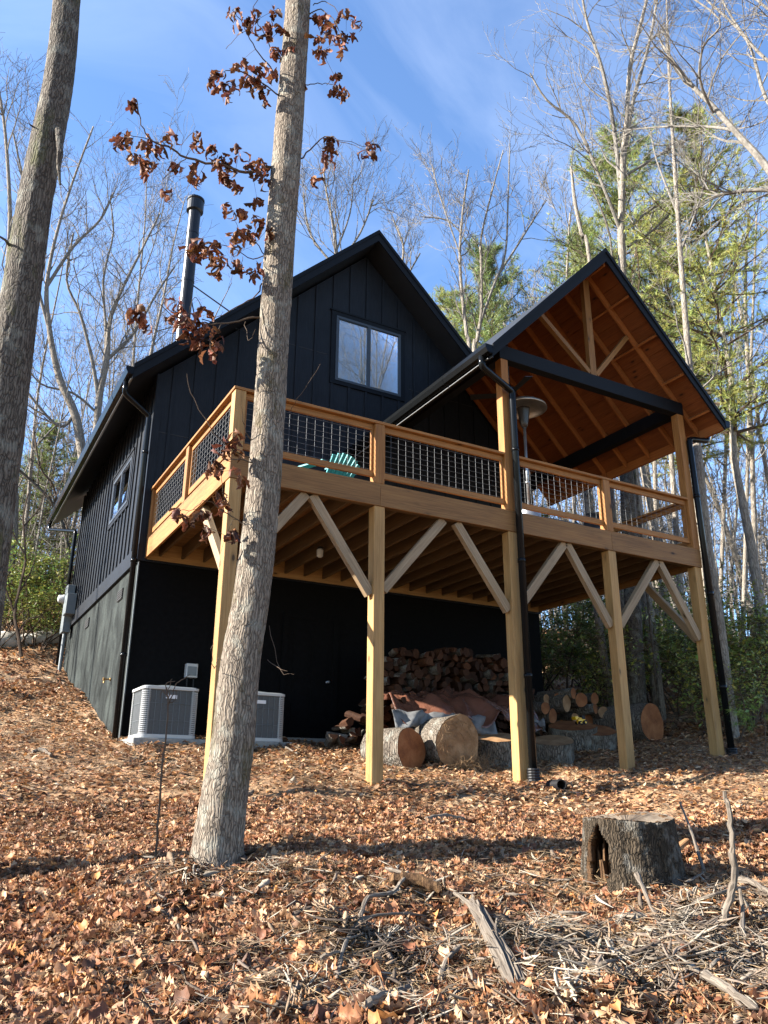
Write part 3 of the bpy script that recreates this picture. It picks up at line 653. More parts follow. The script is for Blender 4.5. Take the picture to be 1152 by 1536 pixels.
# AC units
def rrect(x0, x1, y0, y1, r, n=5):
    P = []
    for cx_, cy_, a0 in ((x1-r, y1-r, 0), (x0+r, y1-r, 90), (x0+r, y0+r, 180), (x1-r, y0+r, 270)):
        for k in range(n+1): a = rad(a0+90*k/n); P.append((cx_+r*math.cos(a), cy_+r*math.sin(a)))
    return P
def ac_unit(x0, w, y0, d, zb, h, label):
    t_ = thing('air_conditioner', label, 'air conditioner', (x0+w/2, y0+d/2, zb), 'outdoor air conditioning units'); x1, y1 = x0+w, y0+d
    m = MB(); m.prism(rrect(x0+.025, x1-.025, y0+.025, y1-.025, .07), 2, zb+.05, zb+h-.05); obj('coil', m, M['grille'], t_)
    m = MB(); m.prism(rrect(x0-.005, x1+.005, y0-.005, y1+.005, .1), 2, zb, zb+.055); obj('base_pan', m, M['white_metal'], t_, bevel=.004)
    m = MB(); m.prism(rrect(x0-.01, x1+.01, y0-.01, y1+.01, .1), 2, zb+h-.055, zb+h-.012); m.prism(rrect(x0+.02, x1-.02, y0+.02, y1-.02, .1), 2, zb+h-.012, zb+h); bd = obj('top_cover', m, M['white_metal'], t_, bevel=.004)
    # louvred corner columns
    cw = .085
    for (ox, oy, sx, sy) in ((x0, y0, 1, 1), (x1, y0, -1, 1), (x0, y1, 1, -1), (x1, y1, -1, -1)):
        m = MB(); r = .09; outer = [(ox+sx*(cw+.02), oy), (ox+sx*r, oy)]
        for k in range(1, 5): a = rad(90*k/5); outer.append((ox+sx*(r-r*math.sin(a)), oy+sy*(r-r*math.cos(a))))
        outer += [(ox, oy+sy*r), (ox, oy+sy*(cw+.02))]; inner = [(p[0]+sx*.012+(0), p[1]+sy*.012) for p in outer[::-1]]
        poly = outer+inner
        m.prism(outer[:2]+[(outer[1][0]-sx*.0, outer[1][1]+sy*.014), (outer[0][0], outer[0][1]+sy*.014)], 2, zb+.055, zb+h-.055)
        m.prism(outer[-2:]+[(outer[-1][0]+sx*.014, outer[-1][1]), (outer[-2][0]+sx*.014, outer[-2][1])], 2, zb+.055, zb+h-.055)
        for k in range(22):
            z0 = zb+.06+k*(h-.12)/22; m.prism(poly, 2, z0, z0+(h-.12)/22*.52)
        obj('corner_column', m, M['white_metal'], t_)
    m = MB()
    n = 7
    for i in range(1, n):
        xx = x0+cw+.02+(w-2*cw-.04)*i/n; m.tube([(xx, y0+.012, zb+.05), (xx, y0+.012, zb+h-.05)], .004, 5, False)
        yy = y0+cw+.02+(d-2*cw-.04)*i/n; m.tube([(x0+.012, yy, zb+.05), (x0+.012, yy, zb+h-.05)], .004, 5, False); m.tube([(x1-.012, yy, zb+.05), (x1-.012, yy, zb+h-.05)], .004, 5, False)
    for k in (1, 2): zz = zb+h*k/3; m.tube([(x0+cw, y0+.012, zz), (x1-cw, y0+.012, zz)], .004, 5, False); m.tube([(x0+.012, y0+cw, zz), (x0+.012, y1-cw, zz)], .004, 5, False)
    obj('guard_grille', m, M['utility'], t_)
    xm = x0+w*.5; m = MB(); m.box(xm-.085, xm+.085, y0-.001, y0+.01, zb+h*.76, zb+h*.83); pl = obj('name_plate', m, M['plate'], t_)
    m = MB(); m.lathe([(.33, 0), (.33, .01), (.1, .045), (.02, .05)], (x0+w/2, y0+d/2, zb+h), 24); obj('fan_cover', m, M['utility'], t_)
AZ = -3.34
ac_unit(-.03, .86, 3.34, .80, AZ, .77, 'light grey air conditioning unit standing nearest the left corner of the house')
ac_unit(1.42, .86, 3.34, .80, AZ, .77, 'light grey air conditioning unit partly hidden behind the thick tree trunk')
m = MB(); m.box(-.12, .98, 3.28, 4.3, AZ-.3, AZ-.003); solo('concrete_pad', m, M['concrete'], 'pale concrete pad under the air conditioner nearest the house corner', 'pad', 'concrete pads under the units', bevel=.008)
m = MB(); m.box(1.32, 2.45, 3.28, 4.3, AZ-.3, AZ-.003); solo('concrete_pad', m, M['concrete'], 'pale concrete pad under the air conditioner behind the tree trunk', 'pad', 'concrete pads under the units', bevel=.008)
db = thing('disconnect_box', 'small grey electrical disconnect box on the black wall above the left air conditioner', 'electrical box', (.95, D, -2.15))
q0 = onax(280, 995, 1, D-.1); q1 = onax(295, 1017, 1, D-.1)
m = MB(); m.box(q0.x, q1.x, D-.13, D-.001, q1.z, q0.z); obj('box_body', m, M['white_metal'], db, bevel=.006)
m = MB(); m.box(q0.x+.02, q1.x-.02, D-.14, D-.129, q1.z+.03, q0.z-.05); obj('cover', m, M['utility'], db)
for xx in (q0.x+.04, q1.x-.04):
    m = MB(); m.tube([(xx, D-.06, q1.z), (xx, D-.06, AZ+.5)], .013, 8); obj('conduit', m, M['rubber'], db)
# electric meter on the side wall
em = thing('electric_meter', 'grey electric meter and service box mounted on the side wall at the rear corner', 'electric meter', (XL, 11.4, -.3))
m = MB(); m.box(XL-.22, XL-.036, 11.25, 11.62, -.55, .62); obj('box_body', m, M['utility'], em, bevel=.01)
m = MB(); m.box(XL-.26, XL-.036, 10.82, 11.2, -.18, .32); obj('breaker_box', m, M['utility'], em, bevel=.01)
m = MB(); m.lathe([(.11, 0), (.11, .05), (.095, .07), (.095, .15), (.05, .17)], (XL-.22, 11.43, .28), 20, (-1, 0, 0)); obj('meter_dial', m, M['white_metal'], em, smooth=True)
m = MB(); m.tube([(XL-.13, 11.4, -.55), (XL-.13, 11.4, g(-.22, 11.4))], .045, 10); obj('conduit', m, M['utility'], em)

# ------------------------------------------------------------------ logs and rounds
def round_uv_cap(mb, ring, center, ax, a, b, m):
    """triangle fan cap with uv centred at 0"""
    ci = len(mb.v); mb.v.append(center)
    n = len(ring)
    for j in range(n):
        i0, i1 = ring[j], ring[(j+1) % n]; uv = []
        for i in (ci, i0, i1): d = mb.v[i]-center; uv.append((d.dot(a), d.dot(b)))
        mb.face((ci, i0, i1), uv, m)
def log(name, label, cat, p, ax, r, L, endmat, barkmat=None, group=None, n=26, flare=0, rings=7, wob=.05, parent=None):
    """p: centre of the visible end; ax: unit vector pointing OUT of that end; the log runs back along -ax"""
    barkmat = barkmat or M['bark_log']
    p = Vector(p); ax = Vector(ax).normalized(); ref = Vector((0, 0, 1)) if abs(ax.z) < .9 else Vector((0, 1, 0)); a = ref.cross(ax).normalized(); b = ax.cross(a)
    sd = RND.uniform(0, 10); ph = [RND.uniform(0, 6.28) for _ in range(4)]
    def rr(t, s_): return r*(1+wob*math.sin(2*t+ph[0])+wob*.7*math.sin(3*t+ph[1]+s_*2)+wob*.4*math.sin(7*t+ph[2]+3*s_)+RND.uniform(-.012, .012))*(1+flare*s_**2)
    mb = MB()
    for i in range(rings):
        s_ = i/(rings-1)
        for j in range(n):
            t = 2*math.pi*j/n; q = rr(t, s_); mb.v.append(p-ax*L*s_+(a*math.cos(t)+b*math.sin(t))*q)
    for i in range(rings-1):
        for j in range(n): j2 = (j+1) % n; mb.face((i*n+j, (i+1)*n+j, (i+1)*n+j2, i*n+j2), None, 0)
    root = thing(name, label, cat, p-ax*L/2-Vector((0, 0, r)), group)
    obj('bark', mb, barkmat, root, smooth=True)
    for e, rg, s2 in ((0, 0, 1), (1, (rings-1)*n, -1)):
        cb = MB(); cen = p if e == 0 else p-ax*L; cb.v = [v.copy() for v in mb.v[rg:rg+n]]; cb.v = [cen+(v-cen)*.985+ax*s2*.003 for v in cb.v]
        round_uv_cap(cb, list(range(n)) if e == 0 else list(range(n))[::-1], cen+ax*s2*.004, ax, a, b, 0); obj('cut_end', cb, endmat, root)
        rm = MB()
    return root
def dirv(deg, up=0): a = rad(deg); return Vector((math.cos(a), math.sin(a), up)).normalized()
G_L = 'big log rounds in front of the woodpile'
# two big logs lying down (ends towards the viewer)
q = onax(617, 1116, 1, 1.45); log('log', 'large lying log with dark red end, left one of the pair under the brown tarp', 'log', (q.x, q.y, g(q.x, q.y)+.31), dirv(-72), .315, .75, M['end_red'], group=G_L)
q = onax(687, 1112, 1, 1.25); L2 = log('log', 'largest lying log with tan end strewn with pine straw, right one of the pair', 'log', (q.x, q.y, g(q.x, q.y)+.38), dirv(-92), .40, .72, M['end_tan'], group=G_L)
lx, ly, lz = q.x, q.y, g(q.x, q.y)
m = MB()
for k in range(240):
    a = RND.uniform(0, 6.28); rr_ = .40*RND.random()**.4; c0 = Vector((lx+math.cos(a)*rr_+.02, ly-.01, lz+.38+math.sin(a)*rr_)); d = Vector((RND.uniform(-1, 1), RND.uniform(-.15, 0), RND.uniform(-1.2, .6))).normalized()*RND.uniform(.05, .16)
    m.tube([c0, c0+d*.5+Vector((RND.uniform(-.01, .01), -.006, 0)), c0+d], .0016, 3, False)
for k in range(260):
    c0 = Vector((lx+RND.uniform(-.1, .5), ly-RND.uniform(0, .16), lz+RND.uniform(0, .16))); d = Vector((RND.uniform(-1, 1), RND.uniform(-.6, .2), RND.uniform(-.9, .9))).normalized()*RND.uniform(.06, .18)
    m.tube([c0, c0+d*.5+Vector((0, -.01, .01)), c0+d], .0018, 3, False)
solo('pine_straw', m, M['straw'], 'tangle of dry pine straw caught on the tan end of the big log', 'straw', kind='stuff')
for (px, py, wpx, h, tx, lab, em_) in ((750, 1150, 64, .44, 1.55, 'upright log round with flat tan top, directly left of the left downspout', 'end_tan'), (838, 1150, 66, .37, 1.75, 'upright log round with pale flat top, just right of the left downspout', 'end_tan'),
                                      (900, 1137, 74, .40, 2.5, 'upright round with rough grey bark left of the second post from the right', 'end_red'), (868, 1128, 70, .46, 2.6, 'broad upright round carrying the yellow toy tractor', 'end_red')):
    q = onax(px, py, 1, tx); d_ = (Vector(C)-q).length; r_ = wpx/2/FOC*d_; gz = g(q.x, q.y)
    if px == 868: TR = (q.x, q.y+.05, gz+h)
    log('log_round', lab, 'log', (q.x, q.y+r_*.3, gz+h), (-.155, -.25, 1), r_*.94, h+.14, M[em_], group='upright log rounds', flare=.10)
q = onax(980, 1099, 1, 2.1); log('log', 'big lying log with smooth orange end right of the second post from the right', 'log', (q.x, q.y, g(q.x, q.y)+.33), dirv(-84), .36, 1.7, M['end_red'], group=G_L)
# small logs stack
lg = [(850, 1055, 11.5), (872, 1050, 10.5), (829, 1074, 10.5), (863, 1076, 6), (893, 1063, 7), (884, 1082, 16), (905, 1069, 9), (892, 1048, 8), (838, 1048, 9), (820, 1050, 8), (860, 1040, 8), (842, 1090, 9), (905, 1086, 10), (818, 1062, 9)]
for i, (px, py, rp) in enumerate(lg):
    yy = 3.0+RND.uniform(-.12, .25); q = onax(px, py, 1, yy); r_ = rp/FOC*(Vector(C)-q).length
    an = RND.uniform(-100, -62)
    log('cut_log', 'round cut log in the loose heap right of the porch downspout', 'log', q, dirv(an, RND.uniform(-.08, .05)), r_, RND.uniform(.45, .8), M['end_red'] if i % 3 else M['end_tan'], group='cut logs in the heap', n=16, rings=4)
# yellow toy tractor
tx_, ty_, tz_ = TR; ty_ -= .18
tt = thing('toy_tractor', 'small yellow toy tractor loader with black wheels on a log round', 'toy', (tx_, ty_, tz_))
m = MB(); m.box(tx_-.1, tx_+.08, ty_-.035, ty_+.035, tz_+.05, tz_+.1); m.box(tx_-.09, tx_-.01, ty_-.03, ty_+.03, tz_+.1, tz_+.125); obj('body', m, M['yellow'], tt, bevel=.006)
m = MB(); m.box(tx_+.0, tx_+.07, ty_-.03, ty_+.03, tz_+.1, tz_+.16); m.box(tx_-.005, tx_+.078, ty_-.036, ty_+.036, tz_+.16, tz_+.17); obj('cab', m, M['rubber'], tt)
m = MB(); m.beam((tx_-.02, ty_-.04, tz_+.1), (tx_-.14, ty_-.04, tz_+.13), .012, .015); m.beam((tx_-.02, ty_+.04, tz_+.1), (tx_-.14, ty_+.04, tz_+.13), .012, .015); m.prism([(tx_-.13, tz_+.15), (tx_-.19, tz_+.13), (tx_-.17, tz_+.08), (tx_-.13, tz_+.09)], 1, ty_-.055, ty_+.055); obj('bucket', m, M['yellow'], tt)
for wx, r_ in ((-.065, .032), (.05, .042)):
    for sy in (-1, 1):
        m = MB(); m.lathe([(r_*.5, -.014), (r_, -.012), (r_, .012), (r_*.5, .014)], (tx_+wx, ty_+sy*.05, tz_+r_), 16, (0, 1, 0)); w_ = obj('wheel', m, M['rubber'], tt)
        m = MB(); m.lathe([(r_*.45, -.017), (r_*.45, .017)], (tx_+wx, ty_+sy*.05, tz_+r_), 10, (0, 1, 0)); obj('rim', m, M['yellow'], w_)

# woodpile: split pieces, each its own object
def split_mesh(k):
    rn = random.Random(100+k); mb = MB(); typ = k % 3; r = rn.uniform(.075, .1)
    if typ == 0: poly = [(0, 0)]+[(r*1.25*math.cos(a), r*1.25*math.sin(a)) for a in np.linspace(rad(20), rad(100+rn.uniform(0, 40)), 6)]
    elif typ == 1: poly = [(r*math.cos(a)*rn.uniform(.85, 1.1), r*math.sin(a)*rn.uniform(.7, 1)) for a in np.linspace(0, 2*math.pi, 8)[:-1]]
    else: poly = [(-r, 0), (r, 0)]+[(r*math.cos(a), r*math.sin(a)) for a in np.linspace(0, math.pi, 7)[1:-1]]
    cx0 = sum(p[0] for p in poly)/len(poly); cz0 = sum(p[1] for p in poly)/len(poly); poly = [(p[0]-cx0, p[1]-cz0) for p in poly]
    L = .42; n = len(poly)
    for s_, sc in ((0, .96), (.03, 1), (L-.03, 1.03), (L, .98)): mb.v += [Vector((p[0]*sc, s_-.21, p[1]*sc)) for p in poly]
    for i in range(3):
        for j in range(n): j2 = (j+1) % n; mb.face((i*n+j, i*n+j2, (i+1)*n+j2, (i+1)*n+j), None, 1 if (typ == 2 and j >= 1) or (typ == 0 and 0 < j < n-1) else 0)
    mb.face(tuple(range(n))[::-1], None, 0); mb.face(tuple(3*n+j for j in range(n)), None, 0)
    return mesh_from(mb, 'firewood', [M['split'], M['bark_log']])
SM = [split_mesh(k) for k in range(12)]
def firewood(x, y, z, ry, rz, rx=0, lab='split reddish firewood piece stacked in the big dark pile under the deck', grp='split firewood in the woodpile', s_=None):
    s_ = s_ or RND.uniform(.72, 1.15)
    o = bpy.data.objects.new('firewood_piece', RND.choice(SM)); COL.objects.link(o); o.location = (x, y, z); o.rotation_euler = (rx, ry, rz); o.scale = (s_, s_, s_)
    setp(o, lab, 'firewood', grp)
pl = onax(548, 1100, 1, 3.3); pr2 = onax(800, 1090, 1, 3.4)
fwn = 0
zrow = -3.42; row = 0
tl = onax(575, 975, 1, 3.3); trr = onax(745, 968, 1, 3.3); wpl, wpr, wpt = pl.x-.1, 7.45, tl.z
while zrow < wpt+.12:
    f_ = (zrow+3.42)/(wpt+3.42); x0 = wpl+.55*f_**1.5; x1 = wpr-.25*f_; x = x0+(.07 if row % 2 else 0)
    hcap = lambda xx: wpt-.10-.05*math.sin(xx*3.1)+.10*min(1, (xx-wpl)/1.5)+.05*math.sin(xx*7)
    while x < x1:
        if zrow < hcap(x)+.1:
            firewood(x, 3.35+RND.uniform(-.13, .10), zrow+RND.uniform(-.02, .02), RND.uniform(0, 6.28), RND.uniform(-.3, .3), RND.uniform(-.14, .14)); fwn += 1
        x += RND.uniform(.135, .165)
    zrow += .128; row += 1
print('firewood', fwn)
m = MB(); # tumbled pieces at the left foot of the stack
for (px, py) in ((497, 1112), (505, 1104), (512, 1092), (520, 1085), (528, 1108), (538, 1098), (518, 1112), (545, 1080), (532, 1075), (550, 1112), (508, 1112), (541, 1112), (524, 1097)):
    q = onax(px, py, 1, 3.1); firewood(q.x, q.y, max(q.z, g(q.x, q.y)+.05), RND.uniform(0, 6.28), RND.uniform(-.8, .8), RND.uniform(-.4, .4), 'loose split firewood piece tumbled at the left foot of the woodpile', 'tumbled firewood', .85)
for (px, py) in ((598, 1055), (722, 1062)):
    q = onax(px, py, 1, 2.4); firewood(q.x, q.y, q.z, RND.uniform(0, 6), .9, .9 if px == 598 else .2, 'pale split piece %s the brown tarp' % ('standing up at the left edge of' if px == 598 else 'lying on the middle of'), None, .8)
# tarp
def tarp():
    nx, ny = 64, 34; rs = np.random.RandomState(5)
    A = onax(574, 1070, 1, 2.6); B = onax(772, 1062, 1, 2.7); u = np.linspace(0, 1, nx); v = np.linspace(0, 1, ny); Uu, Vv = np.meshgrid(u, v)
    zt0 = onax(670, 1040, 1, 3.0).z
    x = A.x+(B.x-A.x)*Uu+.10*np.sin(6*Vv+3*Uu)+.10*(Vv-.5)*np.sin(11*Uu); y = 3.12-1.25*Vv+.07*np.sin(9*Uu)+.05*np.sin(23*Uu+4*Vv)
    z = zt0-.03-.30+.09*np.sin(Uu*math.pi)-.32*Vv**1.4-(.9*np.clip(Vv-.70, 0, 1)**1.1)
    for k in range(34):
        a = rs.normal(0, .5); f = rs.uniform(4, 15); z += (.30/f)*(1-np.abs(np.sin(f*(Uu*math.cos(a)*1.5+Vv*math.sin(a)+.04*np.sin(7*Vv))+rs.uniform(0, 6))))**1.6*rs.uniform(.3, 1.2)
    z += .10*np.exp(-((Uu-.22)**2)/.003)*(1-Vv)+.06*np.exp(-((Uu-.6)**2)/.006)
    # keep it clear of the logs beneath
    V = np.stack([x.ravel(), y.ravel(), z.ravel()], 1); i = np.arange((ny-1)*nx); i = i[(i % nx) != nx-1]; F = np.stack([i, i+nx, i+nx+1, i+1], 1)
    root = thing('tarp', 'crumpled brown tarp with silver underside draped over the firewood behind the big logs', 'tarp', (float(x.mean()), 2.4, -2.9)); 
    o = np_obj('tarp_sheet', V-np.array(root.location), F, None, M['tarp'], root, True)
    sd = o.modifiers.new('thick', 'SOLIDIFY'); sd.thickness = .006
    # silver turned-up flaps along the front edge
    for (px0, px1, py0, py1, yy, am) in ((588, 742, 1064, 1076, 1.92, 1.), (793, 815, 1070, 1082, 2.0, .6)):
        a = onax(px0, py0, 1, yy); b = onax(px1, py1, 1, yy); mb = MB(); n = 40; rn = random.Random(px0)
        for r_ in range(6):
            for k in range(n):
                s_ = k/(n-1); p = a.lerp(b, s_); w = (.45+.55*abs(math.cos(s_*math.pi*1.1))**1.5)*am; f = r_/5
                mb.v.append(p+Vector((.04*math.sin(9*s_+2*f), -.10*f*w+.05*math.sin(21*s_+2*f), -.30*f*w+.02*math.sin(33*s_+f*3)+rn.gauss(0, .006))))
        for r_ in range(5):
            for k in range(n-1): mb.face((r_*n+k, r_*n+n+k, r_*n+n+k+1, r_*n+k+1))
        ob = obj('silver_flap', mb, M['silver'], root, smooth=True); sd = ob.modifiers.new('thick', 'SOLIDIFY'); sd.thickness = .005
tarp()
# black drain pipe on the ground
q = gpt(843, 1190); ax = (Vector((C[0], C[1], q.z))-q); ax = Vector((ax.x*math.cos(.3)-ax.y*math.sin(.3), ax.x*math.sin(.3)+ax.y*math.cos(.3), .15)).normalized(); c0 = Vector((q.x, q.y, g(q.x, q.y)+.095))
dp = thing('drain_pipe', 'short black corrugated drain pipe poking out of the leaves', 'pipe', q)
mb = MB(); prof = [(.062, 0)]+[(.062+(.008 if k % 2 else 0), -.02*k) for k in range(1, 24)]; mb.lathe(prof, c0, 20, ax)
mb.f = mb.f[:-2]; mb.uv = mb.uv[:-2]; mb.m = mb.m[:-2]
obj('pipe_wall', mb, M['rubber'], dp); mb = MB(); mb.lathe([(.056, 0), (.054, -.3), (.001, -.3)], c0, 20, ax); mb.lathe([(.0625, .0), (.0625, .002), (.056, .003), (.056, 0)], c0, 20, ax); mb.f = [f for f in mb.f if len(f) == 4]; mb.uv = [None]*len(mb.f); mb.m = [0]*len(mb.f); obj('pipe_bore', mb, M['pipe_in'], dp)
# hollow stump in the foreground
def stump():
    q = gpt(950, 1338); vd = Vector((q.x-C[0], q.y-C[1], 0)).normalized(); cx_, cy_ = q.x+vd.x*.34, q.y+vd.y*.34; gz = q.z-.02
    root = thing('tree_stump', 'short thick hollow tree stump with dark bark and grey flat top in the foreground', 'stump', (cx_, cy_, gz))
    n = 150; H_ = .50; R0 = .325; rings = 40; to = math.atan2(-vd.y, -vd.x)-rad(44)
    ph = [RND.uniform(0, 6) for _ in range(5)]
    def rad_(t, s_): return R0*(1+.04*math.sin(2*t+ph[0])+.04*math.sin(3*t+ph[1])+.018*math.sin(9*t+ph[2]+s_*2)+.012*math.sin(17*t+ph[3])+RND.uniform(-.012, .012))*(1.13-.16*s_+.13*(1-s_)**3)
    mb = MB(); tilt = Vector((-vd.x, -vd.y, 0))*.05
    for i in range(rings):
        s_ = i/(rings-1)
        for j in range(n):
            t = 2*math.pi*j/n; r_ = rad_(t, s_); zt_ = H_*s_*(1+.03*math.sin(t*2+1)-.04*math.cos(t-to-.7))-.12*(1-s_)
            mb.v.append(Vector((cx_, cy_, gz+zt_))+tilt*s_+Vector((math.cos(t)*r_, math.sin(t)*r_, 0)))
    for i in range(rings-1):
        for j in range(n):
            da = (2*math.pi*(j+.5)/n-to+math.pi) % (2*math.pi)-math.pi; s_ = i/(rings-1)
            if abs(da)+.05*math.sin(9*s_)+.03*math.sin(23*s_+1) < rad(18)*(1-max(0, (s_-.6)/.36)**2.4 if s_ < .95 else -1): continue
            j2 = (j+1) % n; mb.face((i*n+j, i*n+j2, (i+1)*n+j2, (i+1)*n+j))
    o = obj('bark', mb, [M['bark_stump'], M['rot']], root, smooth=True); sd = o.modifiers.new('wall', 'SOLIDIFY'); sd.thickness = .06; sd.offset = -1; sd.material_offset = 1; sd.material_offset_rim = 1
    mt = MB(); cen = Vector((cx_, cy_, gz+H_))+tilt
    top = [mb.v[(rings-1)*n+j] for j in range(n)]
    for k, f in enumerate((.985, .8, .5, .25)):
        for p in top: mt.v.append(cen+(p-cen)*f+Vector((0, 0, .004-(.012*k if k else 0)+RND.uniform(-.004, .004))))
    for k in range(3):
        for j in range(n):
            j2 = (j+1) % n; idx = (k*n+j, k*n+j2, (k+1)*n+j2, (k+1)*n+j); mt.face(idx, [((mt.v[i]-cen).x, (mt.v[i]-cen).y) for i in idx])
    idx = tuple(3*n+j for j in range(n)); mt.face(idx, [((mt.v[i]-cen).x, (mt.v[i]-cen).y) for i in idx]); o2 = obj('cut_top', mt, M['end_grey'], root)
    m = MB()   # fibrous rot inside
    for k in range(40):
        a = to+RND.uniform(-.8, .8); r_ = RND.uniform(.12, .27); b_ = Vector((cx_+math.cos(a)*r_, cy_+math.sin(a)*r_, gz-.1)); m.beam(b_, b_+Vector((RND.gauss(0, .02), RND.gauss(0, .02), RND.uniform(.15, .5))), .05, .03, (1, .3, 0), w2=.015, h2=.01)
    o3 = obj('rotten_core', m, M['rot'], root)
t = NT('rotten_wood'); oc = t.tex('Object'); n1 = t.noise(t.mapn(oc, (1, 1, .2)), 22, 6, .7); M['rot'] = t.fin(t.ramp(n1, [(.3, (.02, .011, .007)), (.5, (.075, .042, .022)), (.72, (.18, .105, .05))]), .9, t.bump(n1, 1., .03), spec=.1)
stump()

# ------------------------------------------------------------------ trees
def tube_sides(r): return 10 if r > .08 else 6 if r > .03 else 4 if r > .012 else 3
def grow(mb, rn, p, d, L, r, lev, maxlev, up=.25, wander=.18, dens=1., minr=.0035, kids=None):
    n = 5 if lev < 2 else 4 if lev < 3 else 3
    pts = [p.copy()]; rs = [r]; dd = d.normalized(); endr = r*.35
    for i in range(n):
        dd = (dd+Vector((rn.gauss(0, wander), rn.gauss(0, wander), rn.gauss(0, wander)+up*.25))).normalized(); pts.append(pts[-1]+dd*L/n); rs.append(max(minr, r+(endr-r)*(i+1)/n))
    mb.tube(pts, rs, tube_sides(r), False)
    if lev >= maxlev: return
    k = int(round((kids[lev] if kids else (5, 5, 4, 3)[min(lev, 3)])*dens))
    for j in range(k):
        s_ = rn.uniform(.25, 1.0) if j else 1.0; i = min(int(s_*n), n-1); f = s_*n-i; q = pts[i].lerp(pts[i+1], f); rr_ = (rs[i]*(1-f)+rs[i+1]*f)
        base = (pts[i+1]-pts[i]).normalized(); o = base.orthogonal().normalized(); o.rotate(Matrix.Rotation(rn.uniform(0, 6.28), 3, base)); an = rn.uniform(.35, .85)
        nd = base*math.cos(an)+o*math.sin(an)
        grow(mb, rn, q, nd, L*rn.uniform(.45, .7)*(1.1-s_*.3), max(minr, rr_*rn.uniform(.5, .75)), lev+1, maxlev, up, wander, dens, minr, kids)
def bare_tree(name, label, base, skel, seed, cat='tree', bark_=None, twig=None, group=None, maxlev=3, blen=2.2, dens=1., nbr=10, up=.4, start=.35, minr=.004, parent_split=True):
    """skel: list of polylines [(Vector, radius)...]; first is the trunk"""
    rn = random.Random(seed); root = thing(name, label, cat, base, group)
    mt = MB(); pts = [p for p, r in skel[0]]; rs = [r for p, r in skel[0]]
    P, R = smooth_line(pts, rs, 4); mt.tube(P, R, 12, True, jit=.04, rnd=rn); obj('trunk', mt, bark_ or M['bark_bg'], root, smooth=True)
    mc = MB()
    for li, pl_ in enumerate(skel):
        P, R = smooth_line([p for p, r in pl_], [r for p, r in pl_], 4)
        if li: mc.tube(P, R, 8, False)
        nn = nbr if li == 0 else max(3, int(nbr*.7))
        for k in range(nn):
            s_ = rn.uniform(start if li == 0 else .15, 1.0) if k else .99; i = min(int(s_*(len(P)-1)), len(P)-2); q = P[i]; base_d = (P[i+1]-P[i]).normalized()
            o = base_d.orthogonal().normalized(); o.rotate(Matrix.Rotation(rn.uniform(0, 6.28), 3, base_d)); an = rn.uniform(.4, .95)
            grow(mc, rn, q, base_d*math.cos(an)+o*math.sin(an), blen*rn.uniform(.6, 1.15)*(1.15-.5*s_), max(minr*1.6, min(R[i]*.5, .026)), 1, maxlev, up, .2, dens, minr)
    obj('crown', mc, twig or M['twig'], root)
    return root
def smooth_line(pts, rs, k=4):
    P = []; R = []; n = len(pts)
    for i in range(n-1):
        p0, p1, p2, p3 = pts[max(i-1, 0)], pts[i], pts[i+1], pts[min(i+2, n-1)]
        for j in range(k):
            t = j/k; P.append(.5*((2*p1)+(p2-p0)*t+(2*p0-5*p1+4*p2-p3)*t*t+(-p0+3*p1-3*p2+p3)*t*t*t)); R.append(rs[i]*(1-t)+rs[i+1]*t)
    P.append(pts[-1]); R.append(rs[-1]); return P, R
def PX(lst, dist): return [(at(x, y, dist if len(a) == 0 else a[0]), r) for (x, y, r, *a) in lst]

# foreground oak with trunk crossing the picture
TD = 6.8
def big_trunk(name, label, line, dist, mat, seed, base_px):
    rn = random.Random(seed); pts = []; rs = []
    for (x, y, w) in line:
        p = at(x, y, dist); d_ = (p-Vector(C)).dot(Vector(CF)); pts.append(p); rs.append(w/2/FOC*d_)
    root = thing(name, label, 'tree', pts[0]); P, R = smooth_line(pts, rs, 10); n = 40; mb = MB(); ph = [rn.uniform(0, 6.28) for _ in range(6)]
    for i, (p, r) in enumerate(zip(P, R)):
        fl = max(0, 1-(p.z-pts[0].z)/.42)**2*.30
        for j in range(n):
            t = 2*math.pi*j/n; q = r*(1+fl*(1+.4*math.sin(3*t+ph[0]))+.03*math.sin(2*t+ph[1]+p.z)+.02*math.sin(5*t+ph[2]+p.z*2)+.018*math.sin(13*t+ph[3]+p.z*1.5)+rn.uniform(-.022, .022)); mb.v.append(p+Vector((math.cos(t)*q, math.sin(t)*q, 0)))
    for i in range(len(P)-1):
        for j in range(n): j2 = (j+1) % n; mb.face((i*n+j, i*n+j2, (i+1)*n+j2, (i+1)*n+j))
    obj('trunk', mb, mat, root, smooth=True)
    return root, P, R
oak, OP, OR = big_trunk('oak_tree', 'grey barked oak trunk crossing in front of the deck with dead brown leaves', [(321, 1335, 88), (325, 1290, 76), (336, 1200, 68), (349, 1116, 63), (360, 1000, 59), (379, 880, 55), (394, 750, 52), (404, 620, 48), (411, 500, 45), (421, 350, 43), (430, 240, 42), (440, 100, 39), (447, 0, 37), (455, -200, 33), (468, -700, 26)], TD, M['bark_oak'], 4, None)
lt, LP_, LR_ = big_trunk('oak_tree', 'dark barked oak trunk leaning past the left edge of the yard', [(-76, 1330, 96), (-70, 1250, 78), (-42, 1000, 68), (-18, 800, 64), (2, 650, 62), (22, 500, 56), (37, 400, 52), (53, 300, 49), (73, 200, 47), (88, 120, 43), (100, 0, 38), (112, -200, 34), (124, -600, 28), (130, -900, 24)], 7.3, M['bark_dark'], 9, None)
def Z8(x, y, dd=0.): return (160+x/2.743, y/2.743, dd)
